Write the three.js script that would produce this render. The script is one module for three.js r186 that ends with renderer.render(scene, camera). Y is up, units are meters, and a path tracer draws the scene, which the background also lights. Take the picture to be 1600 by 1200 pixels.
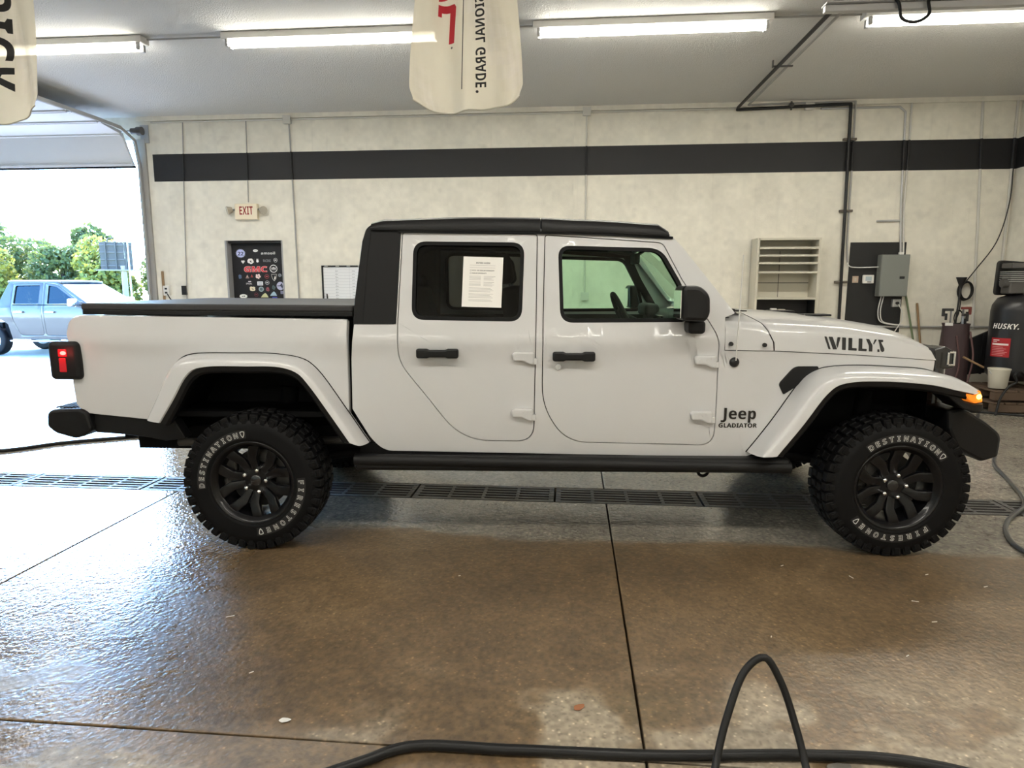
import * as THREE from 'three';
import { RoundedBoxGeometry } from 'three/addons/geometries/RoundedBoxGeometry.js';
import { TextGeometry } from 'three/addons/geometries/TextGeometry.js';
import { FontLoader } from 'three/addons/loaders/FontLoader.js';
import { TessellateModifier } from 'three/addons/modifiers/TessellateModifier.js';
import { mergeGeometries, mergeVertices, toCreasedNormals } from 'three/addons/utils/BufferGeometryUtils.js';
import { RectAreaLightUniformsLib } from 'three/addons/lights/RectAreaLightUniformsLib.js';
import { Sky } from 'three/addons/objects/Sky.js';

// ---------------------------------------------------------------- camera, sky, sun, exposure
const scene = new THREE.Scene();
const camera = new THREE.PerspectiveCamera(60.93, 4 / 3, 0.05, 400);
camera.position.set(0, 1.465, 0);
camera.rotation.order = 'YXZ';
camera.rotation.set(THREE.MathUtils.degToRad(-8.65), THREE.MathUtils.degToRad(5.2), 0);
const renderer = new THREE.WebGLRenderer({ antialias: true });
renderer.toneMapping = THREE.LinearToneMapping;
renderer.toneMappingExposure = 1.0;
renderer.shadowMap.enabled = true;
renderer.shadowMap.type = THREE.PCFSoftShadowMap;
RectAreaLightUniformsLib.init();

const sunDir = new THREE.Vector3(-0.55, 0.75, -0.38).normalize();
const sky = new Sky();
sky.scale.setScalar(300);
sky.name = 'sky';
sky.material.uniforms.turbidity.value = 4;
sky.material.uniforms.rayleigh.value = 1.3;
sky.material.uniforms.mieCoefficient.value = 0.006;
sky.material.uniforms.mieDirectionalG.value = 0.7;
sky.material.uniforms.sunPosition.value.copy(sunDir);
scene.add(sky);
scene.environmentIntensity = 3.4;
const sun = new THREE.DirectionalLight(0xfff0d8, 17);
sun.position.copy(sunDir).multiplyScalar(60).add(new THREE.Vector3(-12, 0, -18));
sun.target.position.set(-12, 0, -18);
sun.castShadow = true;
sun.shadow.mapSize.set(2048, 2048);
Object.assign(sun.shadow.camera, { left: -45, right: 45, top: 45, bottom: -45, near: 1, far: 150 });
scene.add(sun, sun.target);

// ---------------------------------------------------------------- helpers
let seed = 12345;
const rnd = () => { seed = (seed * 1664525 + 1013904223) >>> 0; return seed / 4294967296; };
const rr = (a, b) => a + (b - a) * rnd();
const V = (x, y, z) => new THREE.Vector3(x, y, z);
const R = THREE.MathUtils.degToRad;
const lin = (r, g, b) => new THREE.Color().setRGB(r, g, b);
const used = {};
function numbered(n) { if (used[n] === undefined) { used[n] = 0; return n; } used[n]++; return n + '_' + String(used[n]).padStart(3, '0'); }
function mk(name, geo, mat, parent) {
  const m = new THREE.Mesh(geo, mat);
  m.name = name; m.castShadow = true; m.receiveShadow = true;
  if (parent) parent.add(m);
  return m;
}
function thing(name, label, category, pos = [0, 0, 0], turn = 0, group) {
  const o = new THREE.Group(); o.name = numbered(name); o.position.set(...pos); o.rotation.y = turn;
  o.userData = { label, category }; if (group) o.userData.group = group;
  scene.add(o); return o;
}
function solo(name, geo, mat, label, category, group) {
  const m = mk(numbered(name), geo, mat, scene); m.userData = { label, category }; if (group) m.userData.group = group; return m;
}
function struct(name, geo, mat, label) {
  const m = geo ? mk(name, geo, mat, scene) : new THREE.Group();
  m.name = name; if (!geo) scene.add(m);
  m.userData = { kind: 'structure', label, category: name.split('_')[0] }; return m;
}
const box = (w, h, d, x = 0, y = 0, z = 0) => new THREE.BoxGeometry(w, h, d).translate(x, y, z);
const rbox = (w, h, d, r, x = 0, y = 0, z = 0, s = 2) => new RoundedBoxGeometry(w, h, d, s, Math.min(r, w / 2.01, h / 2.01, d / 2.01)).translate(x, y, z);
const span = (x0, x1, y0, y1, z0, z1) => box(x1 - x0, y1 - y0, z1 - z0, (x0 + x1) / 2, (y0 + y1) / 2, (z0 + z1) / 2);
function cyl(a, b, r, seg = 12, r2 = r) {
  const d = b.clone().sub(a), L = d.length();
  const g = new THREE.CylinderGeometry(r2, r, L, seg);
  g.applyQuaternion(new THREE.Quaternion().setFromUnitVectors(V(0, 1, 0), d.normalize()));
  return g.translate((a.x + b.x) / 2, (a.y + b.y) / 2, (a.z + b.z) / 2);
}
const clean = (g) => { const n = g.index ? g.toNonIndexed() : g; for (const k of Object.keys(n.attributes)) if (!['position', 'normal', 'uv'].includes(k)) n.deleteAttribute(k); n.clearGroups(); return n; };
const merge = (list) => mergeGeometries(list.map(clean));
function pipe(pts, r, seg = 10) {
  const l = [];
  for (let i = 0; i + 1 < pts.length; i++) { l.push(cyl(pts[i], pts[i + 1], r, seg)); if (i) l.push(new THREE.SphereGeometry(r, seg, 6).translate(pts[i].x, pts[i].y, pts[i].z)); }
  return merge(l);
}
function tube(pts, r, n = 60, seg = 8, closed = false) {
  const c = new THREE.CatmullRomCurve3(pts, closed, 'centripetal');
  const l = [new THREE.TubeGeometry(c, n, r, seg, closed)];
  if (!closed) for (const p of [pts[0], pts[pts.length - 1]]) l.push(new THREE.SphereGeometry(r, seg, 6).translate(p.x, p.y, p.z));
  return merge(l);
}
// polygon with rounded corners; a point is [x, y] or [x, y, radius]
function poly(pts, r = 0.02) {
  const s = new THREE.Shape(), n = pts.length;
  for (let i = 0; i < n; i++) {
    const p = new THREE.Vector2(pts[i][0], pts[i][1]), a = new THREE.Vector2(...pts[(i + n - 1) % n]), b = new THREE.Vector2(...pts[(i + 1) % n]);
    let q = pts[i][2] ?? r; q = Math.min(q, p.distanceTo(a) * 0.48, p.distanceTo(b) * 0.48);
    const p0 = p.clone().add(a.clone().sub(p).setLength(q)), p1 = p.clone().add(b.clone().sub(p).setLength(q));
    if (i === 0) s.moveTo(p0.x, p0.y); else s.lineTo(p0.x, p0.y);
    if (q > 1e-5) s.quadraticCurveTo(p.x, p.y, p1.x, p1.y);
  }
  s.closePath(); return s;
}
const path = (pts, r) => { const s = poly(pts, r); const p = new THREE.Path(); p.curves = s.curves; p.currentPoint = s.currentPoint; return p; };
// moves each corner of a polygon inwards (d > 0) along its bisector
function inset(pts, d) {
  let A = 0; const n = pts.length;
  for (let i = 0; i < n; i++) { const a = pts[i], b = pts[(i + 1) % n]; A += a[0] * b[1] - b[0] * a[1]; }
  const sg = A > 0 ? 1 : -1;
  return pts.map((p, i) => {
    const a = pts[(i + n - 1) % n], b = pts[(i + 1) % n];
    const u = new THREE.Vector2(p[0] - a[0], p[1] - a[1]).normalize(), v = new THREE.Vector2(b[0] - p[0], b[1] - p[1]).normalize();
    const n1 = new THREE.Vector2(-u.y, u.x).multiplyScalar(sg), n2 = new THREE.Vector2(-v.y, v.x).multiplyScalar(sg);
    const m = n1.clone().add(n2); const k = d * 2 / Math.max(0.5, m.lengthSq());
    const o = [p[0] + m.x * k, p[1] + m.y * k]; if (p[2] !== undefined) o.push(Math.max(0.004, p[2] - d)); return o;
  });
}
const ext = (shape, depth, bevel = 0.003, cs = 8) => new THREE.ExtrudeGeometry(shape, { depth: depth - 2 * bevel, bevelEnabled: bevel > 0, bevelThickness: bevel, bevelSize: bevel, bevelOffset: -bevel, bevelSegments: 2, curveSegments: cs }).translate(0, 0, bevel);
function smooth(g, angle = 0.6) { const n = clean(g); const h = new THREE.BufferGeometry(); h.setAttribute('position', n.attributes.position); const w = mergeVertices(h, 1e-5); const c = toCreasedNormals(w, angle); c.setAttribute('uv', new THREE.BufferAttribute(new Float32Array(c.attributes.position.count * 2), 2)); return c; }
function bend(g, f, edge = 0.09, angle = 0.6) {
  const t = edge ? new TessellateModifier(edge, 7).modify(clean(g)) : clean(g); const p = t.attributes.position, v = V(0, 0, 0);
  for (let i = 0; i < p.count; i++) { v.fromBufferAttribute(p, i); f(v); p.setXYZ(i, v.x, v.y, v.z); }
  return smooth(t, angle);
}
function mirrorZ(g) {
  const n = clean(g.clone()); const p = n.attributes.position, q = n.attributes.normal, u = n.attributes.uv;
  for (let i = 0; i < p.count; i++) { p.setZ(i, -p.getZ(i)); if (q) q.setZ(i, -q.getZ(i)); }
  for (const a of [p, q, u]) if (a) for (let i = 0; i < a.count; i += 3) for (let k = 0; k < a.itemSize; k++) { const o = a.array, i1 = (i + 1) * a.itemSize + k, i2 = (i + 2) * a.itemSize + k; const s = o[i1]; o[i1] = o[i2]; o[i2] = s; }
  return n;
}
// grid surface through rows of points
function grid(rows, closeRow = false, angle = 0.7) {
  const n = rows[0].length, pos = [], idx = [];
  for (const r of rows) for (const p of r) pos.push(p.x, p.y, p.z);
  for (let i = 0; i + 1 < rows.length; i++) for (let j = 0; j < (closeRow ? n : n - 1); j++) {
    const a = i * n + j, b = i * n + (j + 1) % n, c = a + n, d = (i + 1) * n + (j + 1) % n; idx.push(a, c, b, b, c, d);
  }
  const g = new THREE.BufferGeometry(); g.setAttribute('position', new THREE.Float32BufferAttribute(pos, 3)); g.setIndex(idx);
  return smooth(g, angle);
}
function resample(pts, n, z = 0) { const c = new THREE.CatmullRomCurve3(pts.map((p) => V(p[0], p[1], z)), false, 'centripetal'); return c.getSpacedPoints(n - 1); }
function canvas(w, h, draw) { const c = document.createElement('canvas'); c.width = w; c.height = h; draw(c.getContext('2d'), w, h); const t = new THREE.CanvasTexture(c); t.colorSpace = THREE.SRGBColorSpace; t.anisotropy = 8; return t; }
function hash(x, y, s) { let h = Math.imul(x, 374761393) + Math.imul(y, 668265263) + Math.imul(s, 2147483647 ^ 0x5bd1e995); h = Math.imul(h ^ (h >>> 13), 1274126177); return ((h ^ (h >>> 16)) >>> 0) / 4294967296; }
function vn(x, y, s, per = 0) {
  const i = Math.floor(x), j = Math.floor(y), fx = x - i, fy = y - j, u = fx * fx * (3 - 2 * fx), v = fy * fy * (3 - 2 * fy);
  const w = per ? (k) => ((k % per) + per) % per : (k) => k;
  const a = hash(w(i), w(j), s), b = hash(w(i + 1), w(j), s), c = hash(w(i), w(j + 1), s), d = hash(w(i + 1), w(j + 1), s);
  return a + (b - a) * u + (c - a) * v + (a - b - c + d) * u * v;
}
const fbm = (x, y, s, o = 4, per = 0) => { let f = 0, a = 0.5, t = 0; for (let k = 0; k < o; k++) { f += a * vn(x, y, s + k * 17, per); t += a; a *= 0.5; x *= 2; y *= 2; per *= 2; } return f / t; };
function dataTex(w, h, fn, srgb = false) {
  const d = new Uint8Array(w * h * 4);
  for (let j = 0; j < h; j++) for (let i = 0; i < w; i++) { const c = fn(i / w, j / h); const k = (j * w + i) * 4; d[k] = c[0] * 255; d[k + 1] = c[1] * 255; d[k + 2] = c[2] * 255; d[k + 3] = 255; }
  const t = new THREE.DataTexture(d, w, h); t.magFilter = THREE.LinearFilter; t.minFilter = THREE.LinearMipmapLinearFilter; t.generateMipmaps = true; t.wrapS = t.wrapT = THREE.RepeatWrapping;
  if (srgb) t.colorSpace = THREE.SRGBColorSpace; t.needsUpdate = true; return t;
}
const cl = (v, a = 0, b = 1) => Math.min(b, Math.max(a, v));
const ss = (a, b, v) => { const t = cl((v - a) / (b - a)); return t * t * (3 - 2 * t); };
const M = (o) => new THREE.MeshStandardMaterial(o), MP = (o) => new THREE.MeshPhysicalMaterial(o);
// uv in metres from two axes of the position
function uvm(g, a, b) { const n = clean(g), p = n.attributes.position, u = new Float32Array(p.count * 2); for (let i = 0; i < p.count; i++) { u[2 * i] = p.getComponent(i, a); u[2 * i + 1] = p.getComponent(i, b); } n.setAttribute('uv', new THREE.BufferAttribute(u, 2)); return n; }
const rep = (t, sx, sy = sx, ox = 0, oy = 0) => { const c = t.clone(); c.repeat.set(sx, sy); c.offset.set(ox, oy); c.needsUpdate = true; return c; };

// ---------------------------------------------------------------- materials
const grain = dataTex(512, 512, (u, v) => { const a = fbm(u * 64, v * 64, 5, 3, 64), b = vn(u * 256, v * 256, 9, 256); const g = a * 0.65 + b * 0.35; return [g, g, g]; });
const grit = dataTex(1024, 1024, (u, v) => { const a = fbm(u * 90, v * 90, 31, 3, 90), b = fbm(u * 12, v * 12, 77, 3, 12); const g = cl(a * 0.7 + b * 0.3); return [g, g, g]; });
const FX = 14, FZ = 8, FX0 = -8.4, FZ0 = -9.2;   // stretch of floor that the floor maps cover, in metres
function wetAt(x, z) {
  const n1 = fbm(x * 0.9, z * 1.1, 3, 4) - 0.5, n2 = fbm(x * 3.1, z * 3.7, 8, 4) - 0.5, n3 = fbm(x * 9, z * 9, 21, 3) - 0.5;
  const behind = 1 - ss(-3.72, -3.55, z + n1 * 0.35 + n2 * 0.25);
  const side = (1 - ss(-2.5, -0.9, x + n1 * 1.8 + n2 * 0.8)) * 0.82;
  const film = 0.5 + n1 * 0.5 + n2 * 0.35 + n3 * 0.2;
  const dry = ss(-2.5, -1.95, z + n1 * 0.9) * ss(0.5, 0.62, 0.5 + n1 * 0.35 + n2 * 0.95);
  return { wet: cl(Math.max(behind, side + n3 * 0.25, film * 0.62) - dry * 0.4), dry, n1, n2, n3, behind };
}
const floorMap = dataTex(2048, 1170, (u, v) => {
  const x = FX0 + u * FX, z = FZ0 + v * FZ, w = wetAt(x, z), fine = fbm(x * 60, z * 60, 44, 2) - 0.5, spk = hash(Math.floor(x * 170), Math.floor(z * 170), 4);
  let k = 1 + w.n1 * 0.7 + w.n2 * 0.5 + w.n3 * 0.35 + fine * 1.0;
  if (spk > 0.985) k *= 1.9; else if (spk < 0.05) k *= 0.6;
  const b = [0.42, 0.345, 0.25], g = [0.56, 0.54, 0.50];
  const t = cl(w.behind * 0.9 + w.dry * 0.6 + cl(w.n1 * 0.8) * 0.4);
  const lift = 1 + w.dry * 0.12;
  return [0, 1, 2].map((c) => cl((b[c] + (g[c] - b[c]) * t) * (0.55 + 0.45 * k) * lift));
}, true);
const floorRough = dataTex(2048, 1170, (u, v) => {
  const x = FX0 + u * FX, z = FZ0 + v * FZ, w = wetAt(x, z), fine = fbm(x * 40, z * 40, 91, 2) - 0.5;
  const r = cl(0.56 - 0.50 * w.wet + fine * 0.12 * (1 - w.behind), 0.045, 0.8); return [r, r, r];
});
for (const t of [floorMap, floorRough]) { t.wrapS = t.wrapT = THREE.MirroredRepeatWrapping; t.repeat.set(1 / FX, 1 / FZ); t.offset.set(-FX0 / FX, -FZ0 / FZ); }
const floorMat = MP({ map: floorMap, roughnessMap: floorRough, roughness: 1, bumpMap: rep(grit, 1 / 1.3), bumpScale: 0.0026, specularIntensity: 1, ior: 1.7 });
const wallTex = dataTex(1024, 512, (u, v) => {
  const a = fbm(u * 26, v * 12, 61, 4), b = fbm(u * 120, v * 60, 62, 2) - 0.5, st = fbm(u * 160, v * 5, 63, 3);
  let k = 0.95 + (a - 0.5) * 0.09 + b * 0.06; if (st > 0.68) k -= (st - 0.68) * 0.12;
  const s = fbm(u * 40, v * 22, 64, 3); if (s > 0.76) k -= (s - 0.76) * 0.35;
  return [cl(k * 0.935), cl(k * 0.918), cl(k * 0.865)];
}, true);
const wallMat = M({ map: rep(wallTex, 1 / 8, 1 / 4), roughness: 0.75, bumpMap: rep(grain, 1 / 0.7), bumpScale: 0.0015 });
const stripeMat = M({ color: lin(0.008, 0.008, 0.0095), roughness: 0.6, bumpMap: rep(grain, 1 / 0.7), bumpScale: 0.001 });
const ceilMat = M({ color: lin(0.70, 0.69, 0.66), roughness: 0.9, bumpMap: rep(grain, 1 / 0.55), bumpScale: 0.012 });
const black = M({ color: lin(0.008, 0.008, 0.009), roughness: 0.5 });
const blackPlastic = MP({ specularIntensity: 0.6, color: lin(0.007, 0.007, 0.0075), roughness: 0.46, bumpMap: rep(grain, 6), bumpScale: 0.0004 });
const blackGloss = MP({ color: lin(0.008, 0.008, 0.01), roughness: 0.22, clearcoat: 0.7, clearcoatRoughness: 0.08 });
const rubber = MP({ color: lin(0.0035, 0.0035, 0.004), roughness: 0.6, specularIntensity: 0.4 });
const under = MP({ color: lin(0.003, 0.003, 0.0035), roughness: 0.75, specularIntensity: 0.35 });
const paint = MP({ color: lin(0.62, 0.62, 0.625), roughness: 0.4, clearcoat: 0.8, clearcoatRoughness: 0.06 });
const chrome = M({ color: lin(0.75, 0.75, 0.76), metalness: 1, roughness: 0.18 });
const steel = M({ color: lin(0.42, 0.42, 0.43), metalness: 0.9, roughness: 0.4 });
const zinc = M({ color: lin(0.5, 0.5, 0.5), metalness: 0.6, roughness: 0.45 });
const paintedPipe = M({ color: lin(0.62, 0.60, 0.55), roughness: 0.6 });
const greyPaint = M({ color: lin(0.20, 0.21, 0.195), roughness: 0.5 });
const creamPaint = M({ color: lin(0.58, 0.55, 0.46), roughness: 0.5 });
const whitePlastic = M({ color: lin(0.72, 0.71, 0.68), roughness: 0.45 });
const wood = M({ color: lin(0.30, 0.19, 0.10), roughness: 0.8, bumpMap: rep(grain, 4), bumpScale: 0.002 });
const iron = M({ color: lin(0.12, 0.115, 0.11), metalness: 0.5, roughness: 0.42, bumpMap: rep(grain, 5), bumpScale: 0.001 });
const glassClear = MP({ color: lin(0.72, 0.92, 0.78), transmission: 1, thickness: 0, roughness: 0, ior: 1.5 });
const glassDark = MP({ color: lin(0.2, 0.21, 0.2), transmission: 1, thickness: 0, roughness: 0, ior: 1.5 });
const hoseMat = MP({ color: lin(0.009, 0.009, 0.0095), roughness: 0.42, specularIntensity: 0.6 });
const font = await new FontLoader().loadAsync('fonts/droid/droid_sans_bold.typeface.json');
// ---------------------------------------------------------------- room
const WZ = -9, CH = 3.76, RX = 5.49, LX = -10.6, BZ = 6.0, OX0 = -9.75, OX1 = -6.04, OY = 3.46;
const floor = struct('floor', null, null, 'wet brown concrete floor with saw-cut joints');
mk('subbase', span(LX - 0.2, RX + 0.2, -0.3, -0.12, WZ - 0.2, BZ + 0.2), M({ color: lin(0.05, 0.045, 0.04), roughness: 0.8 }), floor);
{
  const gx = [LX - 0.2, -8.9, -5.85, -2.8, 0.25, 3.3, RX + 0.2], g = 0.004;
  const gz = [[WZ - 0.25, -7.65], [-7.65, -4.61], [-4.29, -1.862], [-1.862, 1.2], [1.2, 4.2], [4.2, BZ + 0.2]];
  for (let i = 0; i + 1 < gx.length; i++) for (const [z0, z1] of gz)
    mk('slab', uvm(rbox(gx[i + 1] - gx[i] - 2 * g, 0.12, z1 - z0 - 2 * g, 0.005, (gx[i] + gx[i + 1]) / 2, -0.06, (z0 + z1) / 2, 1), 0, 2), floorMat, floor);
}
// drain grates in the trench
function makeGrate() {
  const t = new THREE.Group(); const L = 0.985, W = 0.31;
  for (let i = 0; i < 6; i++) mk('bar', box(L, 0.028, i === 0 || i === 5 ? 0.034 : 0.02, 0, -0.014, -W / 2 + 0.017 + i * (W - 0.034) / 5), iron, t);
  for (let i = 0; i < 5; i++) mk('crossbar', box(i % 4 ? 0.022 : 0.034, 0.026, W - 0.002, -L / 2 + 0.017 + i * (L - 0.034) / 4, -0.0145, 0), iron, t);
  return t;
}
{
  const proto = makeGrate();
  for (let k = 0; k < 11; k++) {
    const o = proto.clone(); o.name = numbered('drain_grate'); o.position.set(-5.6 + k, -0.001 + (k % 3) * 0.001, -4.45); o.rotation.x = (k % 2 ? 1 : -1) * 0.004;
    o.userData = { label: 'black cast iron slotted grate lying in the long floor drain', category: 'drain grate', group: 'grates of the floor drain' }; scene.add(o);
  }
}
// back wall with garage opening and a recessed doorway
const wallBack = struct('wall_back', null, null, 'off white painted block wall with a broad black stripe');
{
  const s = new THREE.Shape(); s.moveTo(OX1, 0); s.lineTo(-4.89, 0); s.lineTo(-4.89, 2.08); s.lineTo(-4.045, 2.08); s.lineTo(-4.045, 0); s.lineTo(RX + 0.2, 0); s.lineTo(RX + 0.2, CH + 0.05); s.lineTo(OX1, CH + 0.05); s.closePath();
  mk('masonry', uvm(new THREE.ExtrudeGeometry(s, { depth: 0.25, bevelEnabled: false }).translate(0, 0, WZ - 0.25), 0, 1), wallMat, wallBack);
  mk('masonry', uvm(span(LX - 0.2, OX0, 0, CH + 0.05, WZ - 0.25, WZ), 0, 1), wallMat, wallBack);
  mk('header', uvm(span(OX0, OX1, OY, CH + 0.05, WZ - 0.25, WZ), 0, 1), wallMat, wallBack);
  mk('stripe', uvm(span(-5.86, RX, 2.895, 3.262, WZ, WZ + 0.002), 0, 1), stripeMat, wallBack).userData.label = 'broad black painted stripe';
}
struct('trim_2', uvm(span(OX1, RX, 3.70, CH, WZ, WZ + 0.035), 0, 1), wallMat, 'off white ledger along the top of the striped wall');
const wallRight = struct('wall_right', uvm(span(RX, RX + 0.2, 0, CH + 0.05, WZ, BZ + 0.2), 2, 1), wallMat, 'off white painted side wall past the compressor');
mk('stripe', uvm(span(RX - 0.002, RX, 2.895, 3.262, WZ + 0.002, BZ), 2, 1), stripeMat, wallRight);
struct('wall_left', uvm(span(LX - 0.2, LX, 0, CH + 0.05, WZ, BZ + 0.2), 2, 1), wallMat, 'off white painted side wall past the garage opening');
struct('wall_front', uvm(span(LX, RX, 0, CH + 0.05, BZ, BZ + 0.2), 0, 1), wallMat, 'off white painted wall across from the striped wall');
struct('ceiling', uvm(span(LX - 0.2, RX + 0.2, CH, CH + 0.2, WZ - 0.25, BZ + 0.2), 0, 2), ceilMat, 'pale rough textured ceiling');
// jamb steel of the opening
struct('trim_1', merge([span(OX1 - 0.03, OX1 + 0.10, 0, OY, WZ, WZ + 0.03), span(OX1 - 0.04, OX1 - 0.0, 0, OY, WZ - 0.25, WZ + 0.02)]), M({ color: lin(0.33, 0.32, 0.30), roughness: 0.6 }), 'worn steel edging of the garage opening');

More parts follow.
